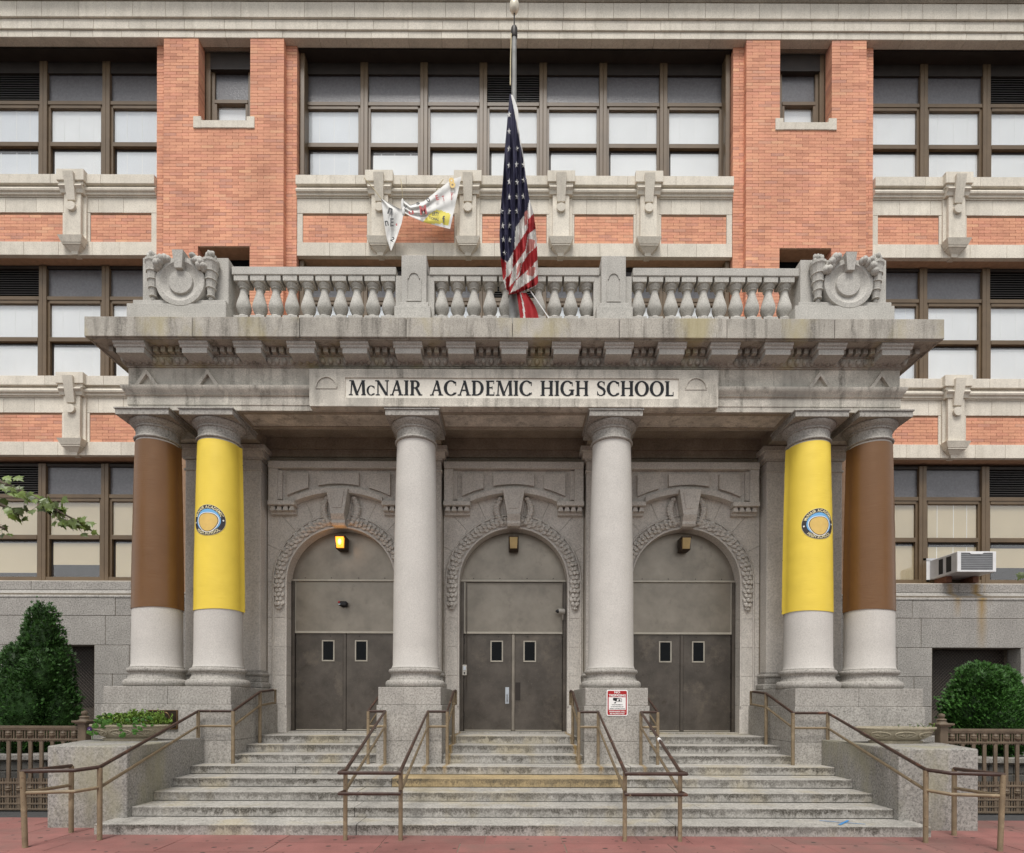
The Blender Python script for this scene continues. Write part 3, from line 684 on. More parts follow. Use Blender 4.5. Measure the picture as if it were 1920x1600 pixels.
# --- granite base of the wings
def ashlar(s, z0, z1, joints, holes=()):
    """course of granite blocks; joints are distances from the middle"""
    js = sorted(joints)
    for p, q in zip(js[:-1], js[1:]):
        skip = any(p >= a-1e-3 and q <= b_+1e-3 for a, b_ in holes)
        if skip: continue
        x0, x1 = sorted((s*p, s*q))
        box('granite_block', 'granite', base, x0+0.004, x1-0.004, BASE+random.uniform(-0.002, 0.002), BASE+0.35, z0+0.004, z1-0.004, 0.007)
for s in (-1, 1):
    bw = MB()
    for (p, q, z0, z1) in ((6.4, 8.90, 0.3, 4.0), (8.90, 10.78, 2.90, 4.0), (10.78, XE, 0.3, 4.0), (8.90, 10.78, 0.3, 0.95)):
        bw.box(s*p, s*q, BASE+0.012, 12.5, z0, z1)
    bw.box(s*6.4, s*XE, 12.5, 12.95, 0.3, 4.2)
    base = bw.build('granite_base', 'stone_joint', school)
    H = [(8.895, 10.775)]
    ashlar(s, 3.52, 3.905, [6.4, 8.45 if s < 0 else 8.47, 11.2, XE]); ashlar(s, 2.895, 3.52, [6.4, 8.66, 11.05, XE])
    ashlar(s, 2.277, 2.895, [6.4, 8.15, 8.895, 10.775, 12.1, XE], H); ashlar(s, 1.643, 2.277, [6.4, 7.2, 8.51, 8.895, 10.775, XE], H)
    ashlar(s, 1.02, 1.643, [6.4, 8.1, 8.895, 10.775, 11.6, XE], H); ashlar(s, 0.40, 1.02, [6.4, 7.5, 9.6, 11.3, XE])
    a, b_ = sorted((s*6.4, s*XE))
    n = 3
    for i in range(n):
        p, q = a+(b_-a)*i/n, a+(b_-a)*(i+1)/n
        MB().prism_x([(BASE-0.01,3.907),(BASE-0.012,3.935),(BASE+0.03,3.985),(BASE+0.10,4.04),(BASE+0.185,4.085),(BASE+0.20,4.105),(BASE+0.5,4.105),(BASE+0.5,3.907)], p+0.003, q-0.003).build('water_table', 'granite', base, smooth=40)
        p2 = p + (0.8 if i else 0); q2 = q + (0.8 if i < n-1 else 0)
        MB().box(p2+0.003, q2-0.003, BASE+0.19, WIN+0.1, 4.108, 4.29, 0.006).build('sill_course', 'granite', base)
    a, b_ = sorted((s*8.895, s*10.775))
    MB().prism_x([(BASE+0.195,4.292),(BASE+0.195,4.305),(WIN+0.1,4.325),(WIN+0.1,4.292)], *sorted((s*6.4, s*XE))).build('sill_cap', 'band_stone', base)
    bwn = box('basement_window', 'dark_frame', school, a, b_, 12.42, 12.5, 0.95, 2.89)
    box('lower_board', 'wire_grey', bwn, a, b_, 12.385, 12.418, 0.95, 1.60)
    box('window_bar', 'dark_frame', bwn, a, b_, 12.36, 12.40, 1.60, 1.68)
    gm = MB(); st = 0.075; wz0, wz1 = 0.96, 2.89; hgt = wz1-wz0
    x = a - hgt
    while x < b_:
        for d in (1, -1):
            xa, za, xb, zb = (x, wz0, x+hgt, wz1) if d > 0 else (x+hgt, wz0, x, wz1)
            lo, hi = min(xa, xb), max(xa, xb)
            t0 = 0.0; t1 = 1.0
            if xb != xa:
                ta, tb = (a-xa)/(xb-xa), (b_-xa)/(xb-xa)
                t0, t1 = max(0, min(ta, tb)), min(1, max(ta, tb))
            if t1-t0 > 0.02:
                p0 = (xa+(xb-xa)*t0, 12.31, za+(zb-za)*t0); p1 = (xa+(xb-xa)*t1, 12.31, za+(zb-za)*t1)
                gm.tube([p0, p1], 0.0035, 4, cap=False)
        x += st
    gm.build('wire_grille', 'wire_grey', bwn, fix=False, kind='stuff')

# ================================================================== THE ENTRANCE PORTICO
port = thing('entrance_portico', (0, AX, LAND), 'grey granite portico with six round columns, carved cornice and balustrade', 'portico')
TOPP = 1.96                                         # top of the column pedestals
COLX = [-6.34, -5.25, -1.74, 1.74, 5.25, 6.34]
# --- landing floor
box('landing', 'step_stone', port, -4.76, 4.76, 10.99, 12.4, 0.2, LAND)
# --- pedestals and stylobates in coursed blocks
def ped(x0, x1, y1, cuts, name):
    core_ = MB().box(x0+0.02, x1-0.02, PED+0.02, y1, 0.3, TOPP-0.02).build(name, 'stone_joint', port)
    zc = [0.45, 1.05, Z(1324, PED)+0.01, TOPP]
    for k in range(3):
        e = 0.0 if k == 2 else 0.022
        xs = [x0-e] + cuts[k] + [x1+e]
        for i in range(len(xs)-1):
            box('pedestal_block', 'portico_stone', core_, xs[i]+(0.002 if i else 0), xs[i+1]-(0.002 if i < len(xs)-2 else 0), PED-e, PED+0.75, zc[k]+0.002, zc[k+1]-0.002, 0.006)
        # return blocks running back to the wall
        box('pedestal_block', 'portico_stone', core_, x0-e, x1+e, PED+0.752, y1, zc[k]+0.002, zc[k+1]-0.002, 0.006)
    return core_
for s in (-1, 1):
    ped(*sorted((s*1.22, s*2.275)), EW+0.05, [[], [], []], 'pedestal')
    a, b_ = sorted((s*4.76, s*6.91))
    ped(a, b_, 12.0, [[s*5.5], [], [s*(5.83)]], 'stylobate')
# --- columns
def column(cx):
    c = thing_part('column', (cx, AX, TOPP), port)
    MB().lathe([(0.49,TOPP),(0.515,TOPP+0.02),(0.525,TOPP+0.06),(0.515,TOPP+0.105),(0.485,TOPP+0.13),(0.455,TOPP+0.135),(0.452,TOPP+0.15),(0.432,TOPP+0.185),(0.428,TOPP+0.225),
                (0.44,TOPP+0.25),(0.455,TOPP+0.255),(0.468,TOPP+0.275),(0.468,TOPP+0.305),(0.452,TOPP+0.325),(0.425,TOPP+0.33),(0.422,TOPP+0.35)], cx, AX, 48).build('base', 'portico_stone', c, smooth=40)
    sh = [(0.415,TOPP+0.351),(0.400,TOPP+0.40)]
    for i in range(1, 13):
        t = i/12; sh.append((0.398-0.050*t-0.010*t*t+0.010*math.sin(PI*t), TOPP+0.40+(6.265-TOPP-0.40)*t))
    MB().lathe(sh, cx, AX, 48).build('shaft', 'column_stone', c, smooth=40)
    MB().lathe([(0.340,6.266),(0.362,6.272),(0.372,6.285),(0.372,6.298),(0.362,6.31),(0.345,6.315),(0.340,6.33),(0.340,6.455),(0.352,6.46),(0.362,6.47),(0.362,6.482),(0.352,6.49),(0.358,6.50),(0.395,6.525),(0.425,6.555),(0.432,6.575),(0.425,6.59)], cx, AX, 48).build('capital', 'portico_stone', c, smooth=35)
    h = 0.455
    b = MB().box(cx-h, cx+h, AX-h, AX+h, 6.591, 6.685, 0.004); b.box(cx-h-0.018, cx+h+0.018, AX-h-0.018, AX+h+0.018, 6.686, 6.712, 0.003)
    b.build('abacus', 'portico_stone', c)
    return c
def thing_part(name, loc, parent):
    o = bpy.data.objects.new(name, None); o.empty_display_size = 0.2
    return link(o, loc, parent)
columns = [column(cx) for cx in COLX]

# --- entrance wall: pilasters, arched bays
DX = [-3.47, 0.0, 3.47]
wall = MB()
def wb(*a): wall.box(*a)
wb(-6.5, -4.95, EW+0.012, 12.6, LAND, 6.75); wb(4.95, 6.5, EW+0.012, 12.6, LAND, 6.75)
wb(-2.06, -1.41, EW+0.012, 12.0, LAND, 6.75); wb(1.41, 2.06, EW+0.012, 12.0, LAND, 6.75)
wb(-6.5, 6.5, EW+0.05, 12.0, 6.5, 6.94)
wb(-6.5, 6.5, DOOR+0.12, 12.9, LAND, 6.94)             # closes the bays behind the doors
ewall = wall.build('entrance_wall', 'stone_joint', port)
zc = [LAND, 1.66, 2.24, 2.82, 3.40, 3.98, 4.12]
for bi, dx in enumerate(DX):
    lo = -4.945 if bi == 0 else (-1.405 if bi == 1 else 2.065); hi = -2.065 if bi == 0 else (1.405 if bi == 1 else 4.945)
    for s in (-1, 1):
        e = lo if s < 0 else hi
        for k in range(len(zc)-2):
            z1 = zc[k+1] if k < len(zc)-3 else 4.12
            a, b_ = sorted((dx+s*1.09, e))
            box('jamb_stone', 'wall_stone', ewall, a, b_, EW, DOOR+0.11, zc[k]+0.002, z1-0.002, 0.005)
    # voussoir blocks round the arch
    spring, R0 = 4.12, 1.09
    angs = [0, 27, 48, 66, 82, 98, 114, 132, 153, 180]
    top = 6.60
    def outer(t):
        cx_, sz = math.cos(t), math.sin(t)
        best = 1e9
        if cx_ > 1e-6: best = min(best, (hi-dx)/cx_)
        if cx_ < -1e-6: best = min(best, (lo-dx)/cx_)
        if sz > 1e-6: best = min(best, (top-spring)/sz)
        return (dx+cx_*best, spring+sz*best)
    ch = math.atan2(top-spring, hi-dx); cl = math.atan2(top-spring, lo-dx)
    for a0, a1 in zip(angs[:-1], angs[1:]):
        a0, a1 = math.radians(a0)+0.002, math.radians(a1)-0.002
        inner = [(dx+R0*math.cos(t), spring+R0*math.sin(t)) for t in [a1+(a0-a1)*i/6 for i in range(7)]]
        out = [outer(a0)]
        for cc in sorted((ch, cl)):
            if a0 < cc < a1: out.append((hi if cc == ch else lo, top))
        out.append(outer(a1))
        MB().prism_y(inner+out, EW+random.uniform(-0.0015, 0.0015), DOOR+0.11).build('voussoir', 'wall_stone', ewall)
    # --- surround: swept mouldings + leaf garland + keystone
    def arch_path(r, zlow, n=28):
        p = [(dx-r, zlow)] + [(dx+r*math.cos(t), spring+r*math.sin(t)) for t in [PI-PI*i/n for i in range(n+1)]] + [(dx+r, zlow)]
        return p
    sur = MB()
    def sweep_arch(prof, zlow, mb):
        """prof: (radius, y) pairs"""
        paths = [arch_path(r, zlow) for r, _ in prof]; n = len(paths[0]); k = len(prof)
        vs = [(paths[j][i][0], prof[j][1], paths[j][i][1]) for i in range(n) for j in range(k)]
        fs = [(i*k+j, i*k+j+1, (i+1)*k+j+1, (i+1)*k+j) for i in range(n-1) for j in range(k-1)]
        mb.add(vs, fs)
    sweep_arch([(1.088,EW+0.02),(1.088,EW-0.018),(1.105,EW-0.024),(1.122,EW-0.018),(1.126,EW+0.004)], LAND+0.55, sur)
    sweep_arch([(1.338,EW+0.004),(1.342,EW-0.03),(1.36,EW-0.036),(1.378,EW-0.022),(1.384,EW+0.004)], LAND+0.62, sur)
    so = sur.build('arch_surround', 'wall_stone', port, smooth=50)
    gar = MB()
    L = 0.46; total = 2*L + PI*1.235; nst = 54
    for i in range(nst):
        u = total*(i+0.5)/nst
        up = u if u < total/2 else total-u
        if u < L: px_, pz_, ang = dx-1.235, spring-L+u, PI/2
        elif u > total-L: px_, pz_, ang = dx+1.235, spring-(u-(total-L)), -PI/2
        else:
            t = PI-(u-L)/1.235; px_, pz_, ang = dx+1.235*math.cos(t), spring+1.235*math.sin(t), t-PI/2
        rad = Vector((px_-dx, 0, pz_-spring if pz_ > spring else 0)); rad.normalize()
        tan = Vector((-rad.z, 0, rad.x));
        if u < total/2: tan = -tan
        for q in ((-0.55, 0.55) if i % 2 else (-1.05, 0.0, 1.05)):
            ctr = Vector((px_, EW, pz_)) + rad*(0.056*q + random.uniform(-0.006, 0.006)) + tan*random.uniform(-0.006, 0.006)
            lift = (0.125 - 0.045*abs(q))
            wv_, ln = 0.047*random.uniform(0.9, 1.1), 0.088
            pts = []
            for (aa, bb, hh) in ((0.9,0,0.2),(0.4,-0.85,0.35),(0.4,0.85,0.35),(-0.25,-1.0,0.62),(-0.25,1.0,0.62),(-0.75,-0.62,0.86),(-0.75,0.62,0.86),(-1.0,0,1.0),(-0.2,0,1.0)):
                p = ctr + tan*(aa*ln*0.75) + rad*(bb*wv_); pts.append((p.x, EW - lift*hh*0.85, p.z))
            gar.add(pts, [(0,2,8),(0,8,1),(1,8,3),(2,4,8),(3,8,5),(4,6,8),(5,8,7),(6,7,8)])
            rim = [pts[3], pts[5], pts[7], pts[6], pts[4]]
            gar.add(rim+[(x_, EW, z_) for x_, y_, z_ in rim], [(k, 5+k, 6+k, k+1) for k in range(4)])
    sweep_arch([(1.15,EW+0.002),(1.16,EW-0.02),(1.235,EW-0.03),(1.31,EW-0.02),(1.32,EW+0.002)], spring-L, gar)
    for s in (-1, 1):
        for q in range(7):
            a = q*0.9; gar.ellipsoid((dx+s*(1.235+0.035*math.cos(a)*(q > 0)*1.2), EW-0.03-0.01*(q % 2), spring-L-0.035+0.04*math.sin(a)*(q > 0)), (0.028,0.028,0.028), 6, 4)
        # garland tail curling up beside the keystone
        for q in range(9):
            t = q/8; gar.ellipsoid((dx+s*(0.24+0.10*math.sin(t*PI*0.9)), EW-0.06, 5.30+0.48*t), (0.055+0.02*math.sin(t*PI),0.05,0.045), 7, 4)
    gar.build('garland', 'wall_stone', so, fix=False)
    kz1, kz0 = 5.90, 5.30
    ks = MB().add([(dx-0.135,EW-0.27,kz0+0.14),(dx+0.135,EW-0.27,kz0+0.14),(dx+0.215,EW-0.30,kz1),(dx-0.215,EW-0.30,kz1),(dx-0.135,EW+0.02,kz0+0.14),(dx+0.135,EW+0.02,kz0+0.14),(dx+0.215,EW+0.02,kz1),(dx-0.215,EW+0.02,kz1)],
                  [(0,1,2,3),(4,7,6,5),(0,4,5,1),(3,2,6,7),(0,3,7,4),(1,5,6,2)])
    ks.prism_x([(EW-0.275,kz0+0.138),(EW-0.285,kz0+0.11),(EW-0.25,kz0+0.06),(EW-0.20,kz0),(EW-0.20,kz0-0.05),(EW-0.16,kz0-0.09),(EW+0.02,kz0-0.09),(EW+0.02,kz0+0.138)], dx-0.13, dx+0.13)
    ko = ks.build('keystone', 'wall_stone', so)
    MB().add([(dx-0.085,EW-0.290,kz0+0.22),(dx+0.085,EW-0.290,kz0+0.22),(dx+0.14,EW-0.312,kz1-0.07),(dx-0.14,EW-0.312,kz1-0.07),(dx-0.085,EW-0.26,kz0+0.22),(dx+0.085,EW-0.26,kz0+0.22),(dx+0.14,EW-0.26,kz1-0.07),(dx-0.14,EW-0.26,kz1-0.07)],
             [(0,1,2,3),(4,7,6,5),(0,4,5,1),(3,2,6,7),(0,3,7,4),(1,5,6,2)]).build('keystone_panel', 'wall_stone', so)
    # --- hood panel with three sunk fields above the arch
    hz1 = 6.45; YF = EW-0.15
    arc = lambda x, z0, z1: z1-(z1-z0)*(x/0.87)**2
    low = [(dx-1.37,5.60),(dx-0.87,5.60),(dx-0.87,5.66)] + [(dx+x, arc(x,5.68,5.86)) for x in [-0.80+1.6*i/16 for i in range(17)]] + [(dx+0.87,5.66),(dx+0.87,5.60),(dx+1.37,5.60)]
    hd = MB().prism_y(low+[(dx+1.37,hz1),(dx-1.37,hz1)], YF+0.03, EW+0.01)
    hood = hd.build('hood_panel', 'wall_stone', port)
    # raised frame
    frm = MB().box(dx-1.38, dx+1.38, YF-0.09, YF+0.04, hz1-0.13, hz1+0.01, 0.01)
    for s in (-1, 1):
        frm.box(dx+s*1.20, dx+s*1.378, YF-0.07, YF+0.04, 5.66, hz1-0.132, 0.008)
        frm.box(dx+s*1.12, dx+s*1.205, YF-0.03, YF+0.04, 5.72, hz1-0.15, 0.008)
        frm.box(dx+s*0.86, dx+s*1.39, YF-0.085, YF+0.04, 5.595, 5.68, 0.006)
    ap = [(dx+x, arc(x,5.68,5.86)) for x in [-0.86+1.72*i/20 for i in range(21)]]
    frm.prism_y(ap+[(x_, z_+0.10) for x_, z_ in reversed(ap)], YF-0.05, YF+0.035)
    frm.build('hood_frame', 'wall_stone', hood)
    for (p, q) in ((-1.02, -0.60), (-0.40, 0.40), (0.60, 1.02)):
        pts = [(dx+x, arc(x,5.86,6.03)) for x in [p+(q-p)*i/8 for i in range(9)]]
        MB().prism_y(pts+[(dx+q,6.24),(dx+p,6.24)], YF-0.04, YF+0.035).build('hood_field', 'wall_stone', hood)
    for s in (-1, 1):
        for q in range(4):
            gx = dx+s*1.12+(q-1.5)*0.125
            MB().add([(gx-0.03,YF-0.02,5.592),(gx+0.03,YF-0.02,5.592),(gx+0.03,EW,5.592),(gx-0.03,EW,5.592),(gx-0.055,YF-0.035,5.50),(gx+0.055,YF-0.035,5.50),(gx+0.055,EW,5.50),(gx-0.055,EW,5.50)],
                     [(0,1,2,3),(4,7,6,5),(0,4,5,1),(1,5,6,2),(2,6,7,3),(3,7,4,0)]).build('gutta', 'wall_stone', hood)
        box('hood_soffit', 'wall_stone', hood, dx+s*0.88, dx+s*1.37, EW-0.09, EW, 5.45, 5.50)
# --- pilasters
for s in (-1, 1):
    for (p, q, yf) in ((1.43, 2.05, 11.12), (4.97, 6.45, 11.10)):
        a, b_ = sorted((s*p, s*q))
        pl = MB().box(a, b_, yf, EW+0.02, 2.31, 6.46, 0.012).build('pilaster', 'wall_stone', port)
        MB().box(a-0.10, b_+0.10, yf-0.12, EW, TOPP, TOPP+0.13, 0.03).box(a-0.05, b_+0.05, yf-0.06, EW, TOPP+0.132, TOPP+0.24, 0.012).box(a-0.075, b_+0.075, yf-0.085, EW, TOPP+0.242, TOPP+0.32, 0.03).box(a-0.03, b_+0.03, yf-0.03, EW, TOPP+0.322, 2.32).build('pilaster_base', 'portico_stone', pl)
        cp = MB().box(a-0.02, b_+0.02, yf-0.025, EW, 6.24, 6.28, 0.008).box(a-0.03, b_+0.03, yf-0.03, EW, 6.46, 6.50)
        cp.prism_x([(yf-0.03,6.50),(yf-0.11,6.575),(yf-0.12,6.60),(EW,6.60),(EW,6.50)], a-0.08, b_+0.08)
        cp.box(a-0.13, b_+0.13, yf-0.15, EW, 6.602, 6.70, 0.006)
        cp.build('pilaster_capital', 'wall_stone', pl)

# --- ceiling, beams, inner entablature
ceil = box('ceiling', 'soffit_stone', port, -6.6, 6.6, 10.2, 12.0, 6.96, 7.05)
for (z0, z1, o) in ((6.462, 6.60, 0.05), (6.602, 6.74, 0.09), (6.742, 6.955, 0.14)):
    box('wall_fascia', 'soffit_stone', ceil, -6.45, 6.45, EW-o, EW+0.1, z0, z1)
for cx in (-5.25, -1.74, 1.74, 5.25):
    b = MB().box(cx-0.33, cx+0.33, 10.425, EW-0.02, 6.716, 6.958)
    b.build('ceiling_beam', 'soffit_stone', ceil)
# --- entablature
ent = MB().sweep_u([(-0.66,6.715),(0.0,6.715),(0.0,6.80),(0.012,6.805),(0.012,6.948),(0.03,6.952),(0.045,6.965)], 6.637, ARC, 12.05)
ent.sweep_u([(-0.66,6.715),(-0.66,6.96)], 6.637, ARC, 12.05)
arch_o = ent.build('main_architrave', 'frieze_stone', port)
for (a, b_) in ((-4.70, -2.25), (-1.22, 1.22), (2.25, 4.70)):     # sunk soffit panels: raised borders
    fb = MB()
    fb.box(a-0.02, b_+0.02, ARC+0.03, ARC+0.11, 6.702, 6.716, 0.003); fb.box(a-0.02, b_+0.02, ARC+0.54, ARC+0.63, 6.702, 6.716, 0.003)
    fb.box(a-0.10, a-0.022, ARC+0.03, ARC+0.63, 6.7025, 6.716, 0.003); fb.box(b_+0.022, b_+0.10, ARC+0.03, ARC+0.63, 6.7025, 6.716, 0.003)
    fb.build('soffit_panel', 'soffit_stone', arch_o)
MB().sweep_u([(0.0,6.955),(0.02,6.965),(0.035,7.0),(0.06,7.03),(0.085,7.065),(0.088,7.09),(0.088,7.108),(0.0,7.112)], 6.637, ARC, 12.05).build('taenia', 'frieze_stone', arch_o, smooth=35)
fz = MB().box(-6.637, 6.637, ARC, 12.05, 7.109, 7.46).build('frieze', 'frieze_stone', port)
# triangular cut ornaments on the frieze
for px_ in (276, 390, 1533, 1648):
    tx = X(px_, ARC); z0 = 7.125
    t = MB(); yo = ARC-0.035
    for sg_, w_, dep in ((-1, 0.055, 0.06), (1, 0.055, 0.059)):
        t.prism_y([(tx-0.001*sg_, z0+0.275), (tx+sg_*0.20, z0), (tx+sg_*(0.20-w_-0.02), z0), (tx-0.001*sg_, z0+0.275-w_*1.6)], ARC-dep, ARC+0.01)
    t.build('triangle_ornament', 'frieze_stone', fz)
# --- name panel with incised plate and letters
NP = ARC-0.125
npn = MB()
x0, x1, z0, z1 = X(578, NP), X(1345, NP), Z(760, NP), Z(693, NP)
ix0, ix1, iz0, iz1 = X(645, NP), X(1271, NP), Z(747, NP), Z(709, NP)
npn.box(x0, x1, NP, ARC+0.02, z0, iz0); npn.box(x0, x1, NP, ARC+0.02, iz1, z1)
npn.box(x0, ix0, NP, ARC+0.02, iz0, iz1); npn.box(ix1, x1, NP, ARC+0.02, iz0, iz1)
npo = npn.build('name_panel', 'frieze_stone', port)
box('panel_lip', 'frieze_stone', npo, x0+0.01, x1-0.01, NP-0.012, ARC, z0-0.035, z0-0.002, 0.004)
for px_ in (610, 1303):
    cx_, cz_ = X(px_, NP), Z(721, NP); n = 22; r = 0.165
    d = MB()
    ring = [(cx_+r*math.cos(PI*i/n), cz_-0.06+r*math.sin(PI*i/n)) for i in range(n+1)]
    ring2 = [(cx_+(r+0.022)*math.cos(PI*i/n), cz_-0.06+(r+0.022)*math.sin(PI*i/n)) for i in range(n+1)]
    d.prism_y(ring2+ring[::-1], NP-0.016, NP+0.01); d.box(cx_-r-0.02, cx_+r+0.02, NP-0.010, NP+0.01, cz_-0.085, cz_-0.062)
    d.build('half_disc', 'frieze_stone', npo)
plate = box('inscription_plate', 'panel_stone', npo, ix0, ix1, NP+0.022, ARC+0.02, iz0, iz1)

# serif letters drawn from strokes (unit: cap height)
T, t_, SH = 0.190, 0.080, 0.062
def rect(a, b_, c, d): return [(a,c),(b_,c),(b_,d),(a,d)]
def slant(xb, xt, w, z0=0.0, z1=1.0): return [(xb,z0),(xb+w,z0),(xt+w,z1),(xt,z1)]
def serif(xc, z, hw):
    zz = (z, z+SH) if z < 0.5 else (z-SH, z)
    return rect(xc-hw, xc+hw, *zz)
def band(cx, cz, rx, rz, tx, tz, a0, a1, n=20):
    A = [math.radians(a0+(a1-a0)*i/n) for i in range(n+1)]
    return [[(cx+rx*math.cos(A[i]),cz+rz*math.sin(A[i])),(cx+rx*math.cos(A[i+1]),cz+rz*math.sin(A[i+1])),(cx+(rx-tx)*math.cos(A[i+1]),cz+(rz-tz)*math.sin(A[i+1])),(cx+(rx-tx)*math.cos(A[i]),cz+(rz-tz)*math.sin(A[i]))] for i in range(n)]
def ribbon(pts, ws):
    out = []
    for i in range(len(pts)-1):
        (xa,za),(xb,zb) = pts[i], pts[i+1]
        def nrm(k):
            p, q = pts[max(k-1,0)], pts[min(k+1,len(pts)-1)]
            d = Vector((q[0]-p[0], q[1]-p[1])).normalized(); return (-d.y, d.x)
        n0, n1 = nrm(i), nrm(i+1); w0, w1 = ws[i]/2, ws[i+1]/2
        out.append([(xa+n0[0]*w0,za+n0[1]*w0),(xb+n1[0]*w1,zb+n1[1]*w1),(xb-n1[0]*w1,zb-n1[1]*w1),(xa-n0[0]*w0,za-n0[1]*w0)])
    return out
def glyph(ch):
    P = []
    if ch == 'I': P = [rect(.085,.085+T,0,1), serif(.16,0,.15), serif(.16,1,.15)]; w = .34
    elif ch == 'H': P = [rect(.085,.085+T,0,1), rect(.62,.62+T,0,1), rect(.2,.65,.475,.475+t_)] + [serif(x,z,.15) for x in (.16,.70) for z in (0,1)]; w = .88
    elif ch == 'N': P = [rect(.10,.10+t_,0,1), rect(.70,.70+t_,0,1), slant(.62,.02,.19)] + [serif(.13,0,.13), serif(.73,1,.13), serif(.06,1,.10)]; w = .88
    elif ch == 'M': P = [slant(.08,.14,t_), slant(.44,.12,.185), slant(.44,.84,t_+.01), slant(.87,.82,T)] + [serif(.11,0,.13), serif(.13,1,.12), serif(.95,0,.15), serif(.93,1,.12)]; w = 1.10
    elif ch == 'A': P = [slant(.10,.42,t_+.01), slant(.62,.36,.175), rect(.22,.62,.31,.31+t_)] + [serif(.13,0,.13), serif(.71,0,.16)]; w = .86
    elif ch == 'E': P = [rect(.085,.085+T,0,1), rect(.05,.60,0,t_), rect(.05,.58,1-t_,1), rect(.2,.48,.49,.49+t_), rect(.555,.60,0,.24), rect(.535,.58,.78,1), rect(.44,.48,.42,.62)]; w = .66
    elif ch == 'L': P = [rect(.085,.085+T,0,1), rect(.05,.58,0,t_), serif(.16,1,.15), rect(.535,.58,0,.28)]; w = .62
    elif ch == 'D': P = [rect(.085,.085+T,0,1), rect(.02,.36,0,t_), rect(.02,.36,1-t_,1)] + band(.34,.5,.47,.5,T+.01,t_,-90,90); w = .86
    elif ch == 'R': P = [rect(.085,.085+T,0,1), rect(.02,.36,1-t_,1), rect(.2,.38,.46,.46+t_), serif(.16,0,.15)] + band(.36,.73,.30,.27,T,t_,-90,90) + [slant(.60,.34,.18,0,.50), serif(.74,0,.09)]; w = .82
    elif ch == 'O': P = band(.47,.5,.47,.52,T+.02,t_,0,360,30); w = .94
    elif ch == 'C': P = band(.47,.5,.47,.52,T+.02,t_,42,318,26) + [rect(.76,.81,.66,.92), rect(.77,.82,.10,.22)]; w = .86
    elif ch == 'G': P = band(.47,.5,.47,.52,T+.02,t_,42,322,26) + [rect(.76,.81,.66,.92), rect(.68,.68+T,.06,.42), rect(.58,.92,.42-SH,.42)]; w = .94
    elif ch == 'S':
        pts = [(.50,.80),(.46,.92),(.32,.97),(.16,.92),(.10,.78),(.14,.65),(.30,.55),(.46,.45),(.53,.32),(.50,.14),(.36,.04),(.20,.04),(.09,.14),(.06,.26)]
        ws = [.05,.06,.06,.10,.15,.16,.16,.16,.16,.13,.07,.06,.06,.05]; P = ribbon(pts, ws) + [rect(.49,.53,.72,.96), rect(.045,.085,.04,.30)]; w = .62
    elif ch == 'c':
        P, w0 = glyph('C'); P = [[(x*.64,z*.64) for x,z in q] for q in P]; return P, .56
    else: return [], .42
    return P, w
text = 'McNAIR ACADEMIC HIGH SCHOOL'
gl_ = [glyph(ch) for ch in text]; TR = 0.045
tw = sum(w for _, w in gl_) + TR*len(text)
lx0, lx1 = X(652, NP), X(1264, NP); cap = Z(713, NP)-Z(741, NP); sx = (lx1-lx0)/tw
cur = lx0; lz = Z(741, NP)
for ch, (P, w) in zip(text, gl_):
    if P:
        lm = MB(); yo = NP+0.0165
        for k, q in enumerate(P): lm.prism_y([(cur+x*sx, lz+z*cap) for x, z in q], yo - 0.00005*(k % 40), NP+0.024)
        lm.build('letter_'+ch.lower(), 'letter_black', npo)
    cur += (w+TR)*sx

# --- cornice
bed = MB().sweep_u([(0.0,7.442),(0.02,7.446),(0.022,7.462),(0.045,7.468),(0.06,7.50),(0.085,7.555),(0.09,7.585),(0.11,7.588),(0.11,7.60),(0.10,7.602),(0.10,7.70)], 6.637, ARC, 12.05)
bedo = bed.build('bed_moulding', 'cornice_stone', port, smooth=35)
# egg-and-dart
egg = None; n = 102; x = -6.66
for i in range(n+1):
    xx = -6.66 + 13.32*i/n
    c = (xx, ARC-0.066, 7.485)
    if egg is None:
        egg = MB().ellipsoid((xx, ARC-0.07, 7.525), (0.046, 0.050, 0.056), 8, 5).build('egg', 'cornice_stone', bedo, smooth=60)
        ez = WLOC[egg.name].z
        dart = MB().add([(xx+0.059,ARC-0.045,7.475),(xx+0.071,ARC-0.045,7.475),(xx+0.073,ARC-0.10,7.575),(xx+0.057,ARC-0.10,7.575),(xx+0.059,ARC-0.02,7.475),(xx+0.071,ARC-0.02,7.475),(xx+0.073,ARC-0.05,7.575),(xx+0.057,ARC-0.05,7.575)],
                        [(0,1,2,3),(0,4,5,1),(3,2,6,7),(0,3,7,4),(1,5,6,2)]).build('dart', 'cornice_stone', bedo)
        dp = WLOC[dart.name].copy(); ep = WLOC[egg.name].copy()
    else:
        place(egg, ep + Vector((xx+6.66, 0, 0)), bedo)
        if i < n: place(dart, dp + Vector((xx+6.66, 0, 0)), bedo)
# dentils
den = None; n = 110
for i in range(n):
    xx = -6.80 + 13.60*i/(n-1)
    if den is None:
        den = MB().box(xx-0.037, xx+0.037, ARC-0.20, ARC-0.095, 7.605, 7.698).build('dentil', 'cornice_stone', bedo); d0 = WLOC[den.name].copy()
    else: place(den, d0 + Vector((xx+6.80, 0, 0)), bedo)
# corona stones with their joints
cj = [None, 358, 559, 759, 958.5, 1159, 1361, 1563, None]
xs = [-7.07 if p is None else X(p, COR) for p in cj]; xs[-1] = 7.07
for i in range(8):
    b = MB().box(xs[i]+(0.004 if i else 0), xs[i+1]-(0.004 if i < 7 else 0), COR+random.uniform(-0.003, 0.003), 12.05 if i in (0, 7) else 10.6, 7.702, 8.03, 0.008)
    b.build('cornice_block', 'cornice_stone', port)
